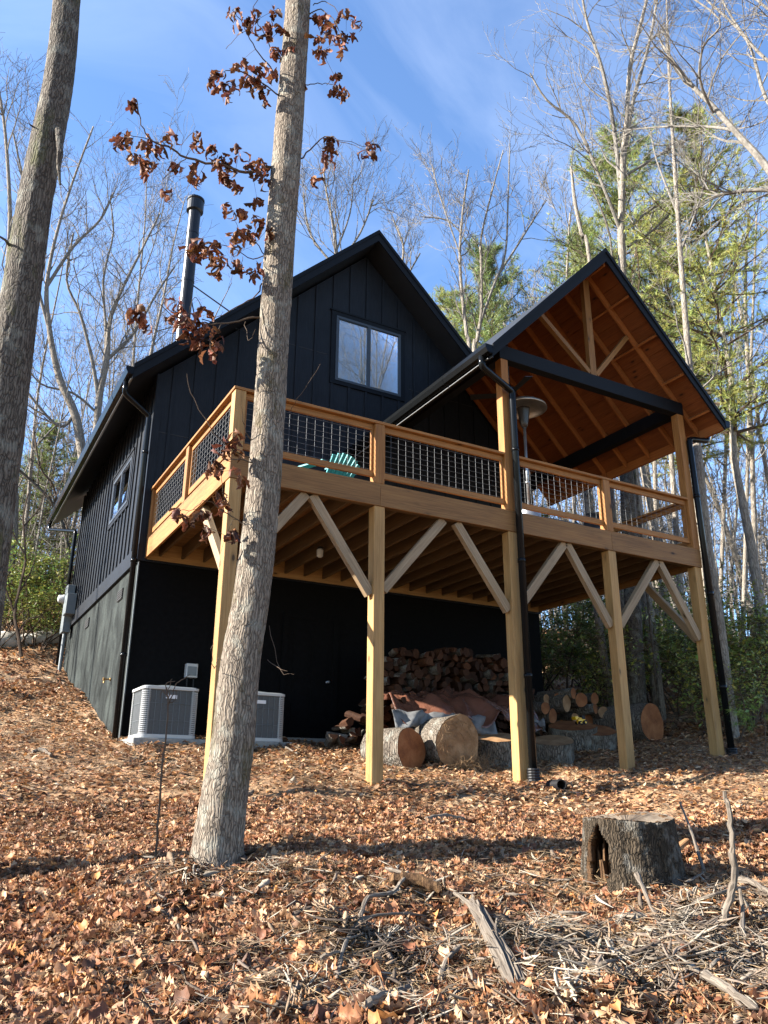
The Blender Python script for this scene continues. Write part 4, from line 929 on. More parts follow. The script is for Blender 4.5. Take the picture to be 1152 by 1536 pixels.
def oak_branches():
    rn = random.Random(21); mb = MB()
    def pl_(lst, r0, r1):
        pts = [at(x, y, TD+dd) for x, y, dd in lst]; P, R = smooth_line(pts, [r0+(r1-r0)*i/(len(pts)-1) for i in range(len(pts))], 4); P = [p+Vector((rn.gauss(0, .006), rn.gauss(0, .006), rn.gauss(0, .006))) for p in P]; mb.tube(P, R, 6, False); return P
    nodes = []
    B = [([(680, 685), (570, 710), (480, 680), (330, 650), (250, 600), (190, 580), (140, 510), (125, 420)], .016, .004, -.5), ([(330, 650), (280, 690), (235, 740), (245, 790)], .005, .002, -.5), ([(250, 600), (200, 580), (110, 560), (60, 550)], .005, .002, -.6), ([(190, 580), (160, 640), (110, 670)], .004, .002, -.7),
         ([(720, 410), (680, 370), (600, 320), (520, 290), (470, 300)], .010, .003, -.4), ([(700, 330), (660, 260), (600, 180), (560, 100), (520, 40)], .009, .003, -.5), ([(680, 220), (640, 120), (600, 50), (640, -30)], .006, .003, -.4), ([(490, 200), (540, 150), (600, 110)], .003, .002, -.4), ([(600, 320), (540, 350), (520, 390)], .004, .002, -.4),
         ([(830, 60), (880, 40), (930, 80), (960, 130), (980, 200)], .008, .002, -.4), ([(850, 20), (900, 10), (970, 60), (1030, 110)], .006, .002, -.3), ([(820, 350), (870, 345), (930, 350), (965, 385)], .006, .002, -.2), ([(905, 350), (940, 300)], .003, .002, -.2),
         ([(800, 655), (850, 600), (910, 560), (960, 580), (1070, 615)], .009, .002, -.3), ([(860, 590), (900, 620), (915, 650)], .003, .002, -.3), ([(800, 690), (850, 730)], .003, .002, -.2), ([(930, 570), (1080, 610), (1080, 640)], .003, .002, -.3),
         ([(650, 1050), (600, 980), (550, 960), (530, 905)], .006, .002, -.3), ([(655, 1050), (580, 1060), (500, 1010), (440, 1000), (370, 1010)], .006, .002, -.4), ([(560, 1060), (560, 1110), (600, 1130)], .003, .002, -.3), ([(430, 1010), (430, 1140)], .003, .002, -.4), ([(640, 1165), (600, 1230), (520, 1270), (440, 1310)], .008, .003, -.2),
         ([(640, 1305), (560, 1315), (480, 1330), (380, 1330), (300, 1310), (200, 1240)], .010, .003, -.4), ([(480, 1330), (430, 1400), (420, 1460)], .004, .002, -.4), ([(570, 1320), (580, 1400), (610, 1360)], .003, .002, -.3), ([(300, 1310), (330, 1370), (180, 1350), (140, 1300)], .003, .002, -.5), ([(400, 1280), (360, 1220), (330, 1340)], .004, .002, -.4)]
    for pts, r0, r1, dd in B:
        L = [Z8(x, y, dd*i/(len(pts)-1)) for i, (x, y) in enumerate(pts)]; nodes += pl_(L, r0, r1)
    # low twigs by the deck corner
    for pts, r0, r1 in [([(393, 690), (360, 680), (330, 660), (290, 600), (280, 560)], .007, .002), ([(380, 665), (366, 640), (362, 610)], .006, .002), ([(390, 700), (365, 690), (335, 690)], .009, .003), ([(370, 790), (340, 770), (310, 750), (290, 765), (270, 765)], .006, .002), ([(350, 770), (335, 740), (330, 700)], .004, .002), ([(375, 800), (350, 780), (330, 830)], .003, .001), ([(400, 990), (430, 1008)], .004, .001), ([(405, 940), (420, 1005), (440, 1010)], .003, .001), ([(435, 620), (445, 600), (482, 547)], .003, .0015), ([(330, 985), (322, 1000), (318, 990), (320, 960)], .004, .002)]:
        nodes += pl_([(x, y, -.3*i/(len(pts)-1)) for i, (x, y) in enumerate(pts)], r0, r1)
    CL = [(80, 560), (110, 600), (55, 560), (180, 570), (160, 590), (235, 600), (215, 630), (280, 570), (255, 680), (165, 690), (110, 690), (375, 570), (350, 610), (365, 640), (370, 690), (370, 740), (455, 600), (470, 640), (470, 690), (490, 720), (510, 650), (515, 760), (600, 650), (600, 700), (610, 740), (620, 800), (650, 680), (655, 730), (245, 795), (545, 860), (533, 820), (545, 640),
          (525, 40), (600, 55), (615, 85), (545, 115), (580, 110), (640, 120), (660, 130), (680, 60), (715, 150), (580, 240), (530, 270), (470, 300), (460, 320), (500, 340), (520, 370), (525, 400), (570, 330), (575, 350), (640, 300), (620, 300), (690, 230), (690, 280), (670, 300), (650, 370), (655, 400), (770, 320), (770, 350), (770, 390), (740, 230), (700, 210),
          (855, 70), (910, 60), (905, 90), (930, 110), (975, 80), (985, 95), (1020, 115), (870, 150), (940, 160), (970, 190), (875, 215), (865, 225), (945, 290), (940, 330), (965, 370), (970, 385),
          (935, 570), (925, 590), (905, 630), (915, 660), (1080, 600), (1080, 640), (850, 730), (640, 920), (640, 955), (600, 950), (565, 960), (540, 960), (370, 1010), (360, 1040), (400, 1000), (440, 1020), (430, 1050), (520, 1020), (525, 1060), (465, 1060), (465, 1105), (410, 1030), (560, 1110), (600, 1100), (595, 1140),
          (330, 1310), (360, 1330), (400, 1350), (440, 1350), (410, 1390), (440, 1420), (420, 1450), (300, 1340), (310, 1300), (400, 1280), (320, 1370), (165, 1270), (150, 1320), (120, 1280), (100, 1300), (285, 1225), (125, 415)]
    CL = [Z8(x, y) for x, y in CL]+[(x, y, 0) for x, y in [(345, 655), (350, 672), (340, 675), (322, 692), (328, 700), (352, 712), (270, 762), (282, 772), (296, 768), (328, 745), (335, 755), (345, 790), (352, 800), (306, 797)]]
    V = []; F = []; Cc = []; tw = mb
    rs = np.random.RandomState(8)
    NP = np.array([tuple(p) for p in nodes])
    for (x, y, _) in CL:
        d_ = ray(x, y)
        # depth from nearest branch node in view
        best = None
        v = NP-C; zc = v@CF; sx = 576+FOC*(v@CR)/zc; sy = 768-FOC*(v@CU)/zc; k = int(np.argmin((sx-x)**2+(sy-y)**2)); nd = Vector(NP[k]); dist = (nd-Vector(C)).dot(Vector(CF))
        cpos = Vector(C+d_*dist)+Vector((rn.gauss(0, .02), rn.gauss(0, .05), 0)); tw.tube([nd, nd.lerp(cpos, .5)+Vector((0, 0, .02)), cpos+Vector((0, 0, .03))], [.0025, .002, .0015], 3, False)
        for q in range(rn.randint(5, 8)):
            L = rn.uniform(.08, .14); w = L*rn.uniform(.14, .28); a = rn.uniform(0, 6.28); ax = Vector((math.cos(a)*rn.uniform(.1, .8), math.sin(a)*rn.uniform(.1, .8), rn.uniform(-1.1, -.25))).normalized(); sd = ax.orthogonal().normalized(); sd.rotate(Matrix.Rotation(rn.uniform(0, 6.28), 3, ax)); nr = ax.cross(sd)
            st = cpos+Vector((rn.gauss(0, .022), rn.gauss(0, .022), rn.gauss(.01, .02))); b = len(V); cv = rn.uniform(-.06, .06); m_ = 6; cc = np.array([.14, .05, .022])*rn.uniform(.3, 1.6)*np.array([1, rn.uniform(.8, 1.25), rn.uniform(.8, 1.3)])
            for i in range(m_+1):
                s_ = i/m_; ww = w*math.sin(math.pi*min(1, s_*.9+.06))**.8*(1.25 if i % 2 else .72); c_ = st+ax*L*s_+nr*cv*math.sin(s_*3.0)*1.2
                for e in (-1, 0, 1): V.append(tuple(c_+sd*e*ww+nr*abs(e)*ww*.8)); Cc.append(cc*(1 if e else .8))
            for i in range(m_):
                for e in (0, 1): F.append((b+i*3+e, b+i*3+e+1, b+i*3+e+4, b+i*3+e+3))
    obj('branches', mb, M['twig_dark'], oak)
    o = np_obj('dead_leaves', np.array(V)-np.array(ORG[oak]), np.array(F), np.array(Cc), M['leaf'], oak, True)
oak_branches()
# branch stub and twigs on the left oak
m = MB(); P = [at(88, 195, 7.1), at(90, 230, 7.05), at(88, 250, 7.05), at(90, 277, 7.05)]; m.tube(P, [.035, .03, .022, .01], 8, True, jit=.15, rnd=RND); m.tube([at(52, 192, 7.3), at(44, 186, 7.2)], [.012, .006], 5); m.tube([at(20, 375, 7.3), at(8, 360, 7.2), at(-5, 352, 7.1)], [.02, .012, .008], 6); obj('dead_branch', m, M['bark_dark'], lt)

def add_tree(name, label, lines, dist, seed, gx=None, **k):
    sk = []
    for li, ln in enumerate(lines):
        sk.append([(at(a[0], a[1], dist+(a[3] if len(a) > 3 else 0)), a[2]/2/FOC*dist*.93) for a in ln])
    b = sk[0][0][0]; gz = g(b.x, b.y)
    if b.z > gz: sk[0].insert(0, (Vector((b.x, b.y, gz-.2)), sk[0][0][1]*1.15))
    return bare_tree(name, label, (b.x, b.y, gz), sk, seed, **k)
# tall pale bare tree behind the porch (upper right)
add_tree('bare_tree', 'tall pale leafless tree with many forks rising behind the porch gable', [[(936, 560, 17), (934, 420, 15), (932, 330, 13), (935, 240, 12), (940, 180, 9), (945, 100, 8), (960, 40, 7), (985, -60, 5)],
         [(932, 300, 9), (922, 200, 8), (905, 110, 7, -.5), (880, 30, 5, -.7), (868, -40, 4, -1)], [(935, 240, 9), (950, 150, 8, .5), (975, 60, 6, 1), (990, -30, 5, 1.3)], [(930, 345, 7), (905, 280, 6, -.5), (865, 190, 5, -1), (820, 150, 4, -1.4), (795, 110, 3, -1.6)],
         [(940, 345, 6), (975, 315, 5, .6), (1030, 280, 4, 1), (1070, 245, 3, 1.2)], [(942, 370, 5), (980, 345, 4, .6), (1025, 300, 3, 1)], [(936, 265, 6), (985, 235, 5, .4), (1040, 205, 4, .8), (1090, 180, 3, 1)]], 19, 31, blen=2.3, nbr=16, up=.5, minr=.004)
add_tree('bare_tree', 'broken off dead snag leaning left beside the porch gable peak', [[(888, 420, 7), (872, 350, 7), (862, 300, 7), (858, 262, 5), (856, 250, 3)]], 18.5, 32, nbr=2, maxlev=1, blen=.4, start=.8)
add_tree('bare_tree', 'dark thin forked snag just left of the pale forked tree', [[(922, 420, 4), (912, 345, 4), (900, 310, 4), (886, 278, 3)]], 18, 33, nbr=2, maxlev=1, blen=.5, twig=M['twig_dark'], bark_=M['bark_dark'])
# big limb at the upper right edge
add_tree('bare_tree', 'leafless tree at the right edge with a thick limb crossing the upper right corner', [[(1240, 900, 30), (1230, 600, 27), (1215, 400, 24), (1200, 330, 22)], [(1205, 330, 16), (1150, 250, 13), (1110, 205, 11), (1070, 160, 9), (1035, 125, 8), (1005, 85, 6), (990, 60, 4)],
         [(1100, 195, 6), (1060, 190, 5, .4), (1000, 190, 4, .8), (940, 195, 3, 1.2)], [(1070, 170, 5), (1050, 120, 5, -.5), (1055, 70, 4, -.8), (1080, 30, 3, -1), (1010, -20, 3, -1)], [(1200, 290, 9), (1152, 285, 8), (1110, 287, 7), (1072, 294, 5)],
         [(1200, 200, 8), (1150, 150, 7, .3), (1120, 60, 5, .6), (1060, 0, 4, .9)], [(1210, 120, 7), (1150, 90, 6), (1100, 30, 4), (1070, -30, 3)], [(1215, 60, 7, .4), (1160, 20, 5, .4), (1100, -30, 4, .4)]], 12.5, 34, blen=1.8, nbr=15, up=.35, minr=.003)
# pair of fans between the gables
add_tree('bare_tree', 'slender two stemmed leafless tree between the two gables, left stem', [[(706, 560, 8), (700, 500, 7), (692, 430, 6), (690, 370, 5), (695, 310, 4), (703, 255, 3)], [(692, 350, 3), (670, 330, 3), (632, 325, 2)], [(693, 390, 3), (662, 300, 3), (648, 250, 2)]], 21, 35, blen=2.0, nbr=14, up=.7, minr=.0045)
add_tree('bare_tree', 'slender leafless tree with a spreading fan crown between the two gables, right stem', [[(712, 560, 9), (716, 510, 8), (722, 470, 6), (722, 400, 5), (722, 355, 4), (740, 280, 3), (755, 225, 2)], [(722, 480, 6), (740, 430, 5), (758, 380, 4), (762, 300, 3), (765, 215, 2)], [(742, 420, 5), (775, 370, 4), (800, 330, 3), (820, 300, 2)]], 21.5, 36, blen=2.0, nbr=14, up=.7, minr=.0045)
# trees at the left
add_tree('bare_tree', 'wide leafless tree with twisting limbs behind the left roof eave', [[(150, 720, 14), (146, 640, 12), (150, 590, 11), (160, 540, 10), (165, 480, 7), (185, 430, 5), (215, 370, 4), (240, 320, 3)], [(148, 600, 8), (138, 540, 6), (120, 470, 5), (100, 420, 4), (110, 350, 3)], [(160, 540, 7), (200, 500, 5), (235, 440, 4), (262, 400, 3)], [(160, 500, 5), (155, 420, 4), (170, 350, 3), (165, 300, 2)], [(146, 620, 5), (110, 590, 4), (60, 575, 3), (30, 530, 2)]], 26, 37, blen=2.4, nbr=14, up=.35, minr=.0045)
add_tree('bare_tree', 'leafless tree leaning left with a thick lower trunk at the end of the roof eave', [[(135, 760, 18), (125, 690, 16), (112, 620, 14), (90, 570, 12), (75, 500, 9), (70, 430, 7), (85, 350, 5), (110, 270, 4), (140, 190, 3)], [(75, 500, 6), (50, 400, 5), (40, 300, 4), (20, 200, 3)], [(70, 430, 6), (110, 370, 5), (150, 330, 4), (170, 290, 3)], [(112, 620, 6), (90, 640, 5), (50, 600, 4), (25, 560, 3)]], 25.5, 38, blen=2.4, nbr=15, up=.4, minr=.004)
add_tree('bare_tree', 'tall thin leafless tree partly behind the dark leaning oak', [[(20, 800, 14), (15, 600, 12), (10, 450, 10), (15, 330, 7), (8, 200, 5), (-5, 120, 4)], [(12, 440, 6), (45, 330, 4), (60, 240, 3), (50, 180, 2)]], 24, 39, blen=2.6, nbr=16, up=.5, minr=.005)
add_tree('bare_tree', 'bare sapling with curving dark limbs beside the rear downspout', [[(110, 880, 6), (95, 790, 6), (75, 750, 5), (40, 715, 4), (10, 690, 4)], [(95, 790, 4), (80, 730, 3), (60, 700, 3), (50, 640, 2)]], 25, 40, blen=1.2, nbr=8, twig=M['twig_dark'], bark_=M['bark_dark'])
# behind main gable
add_tree('bare_tree', 'round topped cluster of bare twigs rising behind the left slope of the house roof', [[(500, 480, 10), (505, 400, 8), (500, 340, 6), (490, 290, 4), (485, 255, 3)], [(505, 400, 5), (540, 350, 4), (560, 300, 3)], [(502, 400, 5), (465, 350, 4), (455, 290, 3)], [(503, 380, 4), (525, 320, 3), (530, 265, 2)]], 27, 41, blen=2.5, nbr=15, up=.6, minr=.0055)
add_tree('bare_tree', 'faint bare tree top just right of the house gable peak', [[(600, 500, 7), (600, 420, 6), (605, 370, 4), (590, 330, 3)], [(602, 430, 4), (630, 380, 3)]], 29, 42, blen=2.2, nbr=10, up=.6, minr=.0055)
# trunks on the right behind the porch
add_tree('bare_tree', 'dark straight trunk between the two right deck posts', [[(957, 1070, 27), (952, 960, 26), (946, 850, 25), (940, 700, 23), (938, 560, 20), (936, 480, 18)]], 18.2, 43, nbr=3, start=.6, bark_=M['bark_dark'], twig=M['twig_dark'])
add_tree('bare_tree', 'leaning speckled grey trunk just left of the second post from the right', [[(922, 1065, 13), (905, 980, 13), (893, 890, 12), (880, 760, 11), (868, 600, 9)]], 19, 44, nbr=4, start=.6)
add_tree('bare_tree', 'straight grey trunk directly behind the right downspout', [[(1096, 1075, 17), (1078, 930, 16), (1062, 820, 14), (1048, 690, 13), (1035, 560, 11), (1022, 400, 9), (1012, 250, 7), (1004, 120, 5), (1000, 0, 3)], [(1020, 380, 5), (1050, 300, 4), (1065, 230, 3)], [(1016, 320, 5), (985, 240, 3), (975, 190, 2)]], 17, 45, nbr=12, start=.45, blen=1.8)
add_tree('bare_tree', 'slim grey trunk standing between the laurel shrubs right of centre', [[(1030, 1055, 12), (1024, 950, 11), (1018, 850, 10), (1008, 700, 8), (1000, 560, 6)]], 21, 46, nbr=10, start=.4, blen=1.8)
for i, (x0, x1, w, dd, lab) in enumerate([(1140, 1118, 9, 22, 'pale thin forest tree nearest the right picture edge'), (1112, 1130, 7, 24, 'pale thin forest tree leaning right beyond the right downspout'), (990, 975, 8, 25, 'pale thin forest tree seen through the right brace'), (870, 850, 8, 26, 'pale thin forest tree under the right end of the deck, left of the speckled trunk'), (1075, 1100, 7, 27, 'pale thin forest tree rising behind the right porch downspout elbow')]):
    add_tree('bare_tree', lab, [[(x0, 1040, w), (x0*.7+x1*.3, 850, w*.9), (x0*.4+x1*.6, 650, w*.8), (x1, 450, w*.6), (x1+5, 320, w*.4)]], dd, 60+i, nbr=12, start=.3, blen=2.0, up=.4, minr=.0045)

# ---- variants for the woods
def proto_tree(seed, h, r):
    rn = random.Random(seed); pts = [Vector((0, 0, -.5))]; rs = [r*1.15]; n = 7; d = Vector((rn.gauss(0, .05), rn.gauss(0, .05), 1))
    for i in range(n): d = (d+Vector((rn.gauss(0, .07), rn.gauss(0, .07), .1))).normalized(); pts.append(pts[-1]+d*(h+.5)/n); rs.append(r*(1-.85*(i+1)/n))
    sk = [list(zip(pts, rs))]
    for k in range(rn.randint(1, 3)):
        i = rn.randint(3, 5); a = rn.uniform(0, 6.28); q = pts[i]; dd = Vector((math.cos(a)*.6, math.sin(a)*.6, 1)).normalized(); L = h*rn.uniform(.25, .4)
        l = [(q, rs[i]*.7)]
        for j in range(4): dd = (dd+Vector((rn.gauss(0, .12), rn.gauss(0, .12), .12))).normalized(); l.append((l[-1][0]+dd*L/4, rs[i]*.7*(1-.2*(j+1))))
        sk.append(l)
    return bare_tree('forest_tree', 'x', (0, 0, 0), sk, seed, blen=h*.15, nbr=16, start=.28, up=.4, minr=.007, dens=.8)
pro = [proto_tree(200+k, 15+k % 3*2, .085+.015*(k % 3)) for k in range(6)]
used = set()
def place_tree(x, y, s_, lab, grp, rz=None):
    k = RND.randrange(len(pro)); src = pro[k]; o = src if k not in used else copy_tree(src); used.add(k)
    o.location = (x, y, g(x, y)); o.rotation_euler = (0, 0, RND.uniform(0, 6.28)); o.scale = (s_, s_, s_*RND.uniform(.9, 1.15)); setp(o, lab, 'tree', grp)
cnt = 0
for i in range(60):
    az = -25.5+i*(52/59)+RND.uniform(-.6, .6); d = RND.uniform(26, 50)
    if -20 < az < -4: d = RND.uniform(30, 48)
    x, y = polar(az, d)
    if XL-1 < x < XR+1 and y < YE+1: continue
    lft = az < -14
    sc = RND.uniform(.55, .85) if -17 < az < 8 else RND.uniform(.8, 1.1)
    place_tree(x, y, sc, 'thin leafless tree in the bare woods behind the %s' % ('left side of the house' if lft else 'house' if az < 8 else 'porch and right posts'), 'leafless woods behind the %s' % ('left side of the house' if lft else 'house' if az < 8 else 'porch'))
# off to the left and behind the viewer: real trees of the wood that throw dappled shade
for (x, y, s_) in ((-9, 10.2, .75), (-13, 13.5, .9), (-19, -2.5, .9), (-27, 9, 1), (-16, -8.5, .8), (-6, -15, 1), (2, -19, 1), (9, -17, 1.1), (13, -12, 1)):
    place_tree(x, y, s_, 'leafless tree of the surrounding wood beyond the left edge of the yard' if x < -8 else 'leafless tree of the wood on the slope below the yard', 'leafless trees around the yard')
# far wood mass: one stuff object
def far_wood():
    rn = random.Random(77); mb = MB()
    for i in range(300):
        az = rn.uniform(-30, 32); d = rn.uniform(42, 85); x, y = polar(az, d); z = g(x, y); h = rn.uniform(8, 15)*(.62 if -17 < az < 6 else .85); lean = Vector((rn.gauss(0, .06), rn.gauss(0, .06), 1)); b = Vector((x, y, z-.3)); r = rn.uniform(.06, .14)
        mb.tube([b, b+lean*h*.5, b+lean*h], [r, r*.7, .02], 5, False)
        for k in range(9):
            s_ = rn.uniform(.3, .95); a = rn.uniform(0, 6.28); q = b+lean*h*s_; L = h*.22*(1.2-s_); e = q+Vector((math.cos(a)*L, math.sin(a)*L, L*rn.uniform(.5, 1.3))); mb.tube([q, q.lerp(e, .5)+Vector((0, 0, -.1)), e], [.03, .022, .012], 3, False)
            for w in range(4): f = q.lerp(e, rn.uniform(.3, 1)); a2 = rn.uniform(0, 6.28); mb.tube([f, f+Vector((math.cos(a2)*.6, math.sin(a2)*.6, rn.uniform(.3, 1.1)))], [.012, .008], 3, False)
    for i in range(330):
        az = rn.uniform(6, 30) if rn.random() < .68 else rn.uniform(-29, -15); d = rn.uniform(25, 44); x, y = polar(az, d)
        if x < XR+1.5 and x > XL-1 and y < YE+1: continue
        z = g(x, y); h = rn.uniform(3.5, 8.5); lean = Vector((rn.gauss(0, .12), rn.gauss(0, .12), 1)); b = Vector((x, y, z-.2)); r = rn.uniform(.018, .045)
        mb.tube([b, b+lean*h*.5, b+lean*h+Vector((rn.gauss(0, .3), rn.gauss(0, .3), 0))], [r, r*.7, .008], 4, False)
        for k in range(13):
            s_ = rn.uniform(.15, .98); a = rn.uniform(0, 6.28); q = b+lean*h*s_; L = h*.24*(1.25-s_)*rn.uniform(.5, 1.2); e = q+Vector((math.cos(a)*L, math.sin(a)*L, L*rn.uniform(.1, .9))); mb.tube([q, q.lerp(e, .5)+Vector((0, 0, .05)), e], [.011, .009, .006], 3, False)
            for w in range(4): f = q.lerp(e, rn.uniform(.2, 1)); a2 = rn.uniform(0, 6.28); mb.tube([f, f+Vector((math.cos(a2)*.5, math.sin(a2)*.5, rn.uniform(-.1, .6)))], [.007, .005], 3, False)
    o = obj('distant_wood', mb, M['twig']); setp(o, 'mass of far off leafless trees on the hillside behind everything', 'woods', None, 'stuff')
far_wood()

# ---- pines
def needle_tufts(rs, P, Dr, n_per, L, w, col, droop=.25):
    """P (k,3) tuft centres, Dr (k,3) directions -> needles as thin triangles"""
    k = len(P); P = np.repeat(P, n_per, 0); Dd = np.repeat(Dr, n_per, 0)+rs.normal(0, .55, (k*n_per, 3)); Dd[:, 2] -= droop*0; Dd /= np.linalg.norm(Dd, axis=1, keepdims=True)
    ll = L*rs.uniform(.6, 1.15, (len(P), 1)); side = np.cross(Dd, rs.normal(0, 1, (len(P), 3))); side /= np.linalg.norm(side, axis=1, keepdims=True)
    a = P+side*w; b = P-side*w; c = P+Dd*ll; c[:, 2] -= droop*L*rs.random_sample(len(P))
    V = np.stack([a, b, c], 1).reshape(-1, 3); F = np.arange(len(V)).reshape(-1, 3)
    tc = np.repeat(col[None, :]*rs.uniform(.6, 1.45, (k, 1))*np.array([1, 1, 1])*np.stack([rs.uniform(.8, 1.15, k), np.ones(k), rs.uniform(.8, 1.1, k)], 1), n_per*3, 0)
    return V, F, tc
def pine(seed, h, r, spread, start, col, dens=1.):
    rn = random.Random(seed); rs = np.random.RandomState(seed); root = thing('pine_tree', 'x', 'tree', (0, 0, 0)); mt = MB(); pts = [Vector((rn.gauss(0, .03)*i, rn.gauss(0, .03)*i, -.4+(h+.4)*i/8)) for i in range(9)]
    mt.tube(pts, [r*(1-.93*i/8) for i in range(9)], 10, True); obj('trunk', mt, M['bark_bg'], root, smooth=True)
    mb = MB(); P = []; Dr = []; z = h*start
    while z < h*.99:
        f = (z-h*start)/(h*(1-start)); L = spread*(1-f)**.65*(.55+.45*min(1, f*5))+.35; nb = rn.randint(3, 5)
        for b in range(nb):
            a = rn.uniform(0, 6.28); Lb = L*rn.uniform(.55, 1.15); el = .15+.55*f; d = Vector((math.cos(a), math.sin(a), el)).normalized(); q = Vector((0, 0, z)); pl_ = [q.copy()]
            for j in range(5): d = (d+Vector((rn.gauss(0, .12), rn.gauss(0, .12), rn.gauss(.02, .07)))).normalized(); q = q+d*Lb/5; pl_.append(q.copy())
            mb.tube(pl_, [.03*(1-f)+.012, .025*(1-f)+.01, .018, .014, .01, .006], 4, False)
            for j in range(1, 6):
                for s_ in range(int(3*dens)+1):
                    base = pl_[j-1].lerp(pl_[j], rn.random()); a2 = rn.uniform(0, 6.28); d2 = (d*.8+Vector((math.cos(a2)*.8, math.sin(a2)*.8, rn.uniform(-.1, .35)))).normalized(); Ls = Lb*.24*rn.uniform(.5, 1.2)
                    e = base+d2*Ls; mb.tube([base, e], [.008, .004], 3, False)
                    for u in range(3): P.append(tuple(base.lerp(e, .35+.32*u))); Dr.append(tuple(d2))
        z += h*(1-start)/22*rn.uniform(.7, 1.2)
    obj('branches', mb, M['twig_dark'], root)
    V, F, cc = needle_tufts(rs, np.array(P), np.array(Dr), 10, .18, .0062, np.array(col)); np_obj('needles', V, F, cc, M['needle'], root)
    return root
pp = [pine(301, 13, .11, 3.1, .42, (.215, .245, .08), 1.15), pine(302, 15, .12, 3.0, .40, (.265, .285, .09), 1.2), pine(303, 9, .09, 2.4, .3, (.17, .21, .07), 1.)]
pu = set()
def place_pine(k, px, dist, top_py, lab, rz=0):
    q = at(px, 768, dist); gz = g(q.x, q.y); top = at(px, top_py, dist).z; o = pp[k] if k not in pu else copy_tree(pp[k]); pu.add(k); s_ = (top-gz)/(13, 15, 9)[k]
    w = min(s_, 1.25); o.location = (q.x, q.y, gz); o.scale = (w, w, s_); o.rotation_euler = (0, 0, rz); setp(o, lab, 'tree', 'evergreen pines behind the house')
place_pine(1, 1120, 20, 140, 'large yellow green pine at the right edge of the wood', 0)
place_pine(0, 985, 24, 185, 'dark green pine directly behind the pale forked tree', 1)
place_pine(1, 1045, 26, 300, 'tall pine between the forked bare tree and the right edge pine', 2)
place_pine(2, 745, 27, 375, 'bushy pine filling the gap between the two gables', 3)
place_pine(0, 690, 31, 430, 'smaller pine low behind the right slope of the house gable', 4)
place_pine(2, 60, 30, 640, 'small green pine behind the left side of the house', 5)
place_pine(0, 905, 30, 330, 'pine top peeking over the left slope of the porch roof', 2.4)
# ---- evergreen shrubs
def shrub(seed, h, w, nleaf, col):
    rn = random.Random(seed); rs = np.random.RandomState(seed); root = thing('laurel_shrub', 'x', 'shrub', (0, 0, 0)); mb = MB(); tips = []
    for k in range(9):
        a = rn.uniform(0, 6.28); d = Vector((math.cos(a)*.45, math.sin(a)*.45, 1)).normalized(); q = Vector((rn.gauss(0, .12), rn.gauss(0, .12), -.2)); pl_ = [q.copy()]; L = h*rn.uniform(.8, 1.15)
        for j in range(6): d = (d+Vector((rn.gauss(0, .24), rn.gauss(0, .24), .03))).normalized(); q = q+d*L/6; pl_.append(q.copy())
        mb.tube(pl_, [.022, .02, .017, .014, .011, .008, .005], 5, False)
        for j in range(3, 7):
            for s_ in range(6):
                a2 = rn.uniform(0, 6.28); base = pl_[j]; e = base+Vector((math.cos(a2), math.sin(a2), rn.uniform(-.1, .7))).normalized()*w*.30*rn.uniform(.4, 1.2); mb.tube([base, e], [.007, .003], 3, False); tips.append(tuple(e)); tips.append(tuple(base.lerp(e, .6)))
    obj('stems', mb, M['twig_dark'], root)
    tips = np.array(tips); T = tips[rs.randint(0, len(tips), nleaf)]+rs.normal(0, .07, (nleaf, 3)); d = rs.normal(0, 1, (nleaf, 3)); d[:, 2] = d[:, 2]*.5+.1; d /= np.linalg.norm(d, axis=1, keepdims=True)
    s2 = np.cross(d, np.array([0, 0, 1.])+rs.normal(0, .4, (nleaf, 3))); s2 /= np.linalg.norm(s2, axis=1, keepdims=True); L = rs.uniform(.06, .12, (nleaf, 1)); W = L*.22
    V = np.stack([T, T+d*L*.5+s2*W, T+d*L+np.array([0, 0, -.012]), T+d*L*.5-s2*W], 1).reshape(-1, 3); F = np.arange(len(V)).reshape(-1, 4); cc = np.repeat(np.array(col)[None]*rs.uniform(.5, 1.5, (nleaf, 1))*np.stack([rs.uniform(.7, 1.5, nleaf), np.ones(nleaf), rs.uniform(.7, 1.2, nleaf)], 1), 4, 0)
    np_obj('leaves', V, F, cc, M['evergreen'], root); return root
ss = [shrub(401, 2.4, 2., 3600, (.17, .225, .06)), shrub(402, 3.0, 2.2, 3400, (.165, .22, .06)), shrub(403, 1.7, 1.8, 2200, (.19, .245, .07))]
su = set()
def place_shrub(px, py, dist, k, s_, lab, grp):
    q = at(px, py, dist); o = ss[k] if k not in su else copy_tree(ss[k]); su.add(k); o.location = (q.x, q.y, g(q.x, q.y)); o.scale = (s_,)*3; o.rotation_euler = (0, 0, RND.uniform(0, 6.28)); setp(o, lab, 'shrub', grp)
for i in range(14):
    px = 800+i*27+RND.uniform(-10, 10); d = RND.uniform(18.5, 24) if px < 1060 else RND.uniform(16.5, 22)
    place_shrub(px, 1000, d, RND.randrange(3), RND.uniform(.8, 1.25), 'glossy green laurel shrub in the thicket behind the right deck posts', 'laurel thicket behind the right posts')
for i in range(8):
    place_shrub(-10+i*15, 900, RND.uniform(22.5, 28), RND.randrange(3), RND.uniform(.8, 1.2), 'green leafy shrub behind the stone edging left of the house', 'shrubs left of the house')
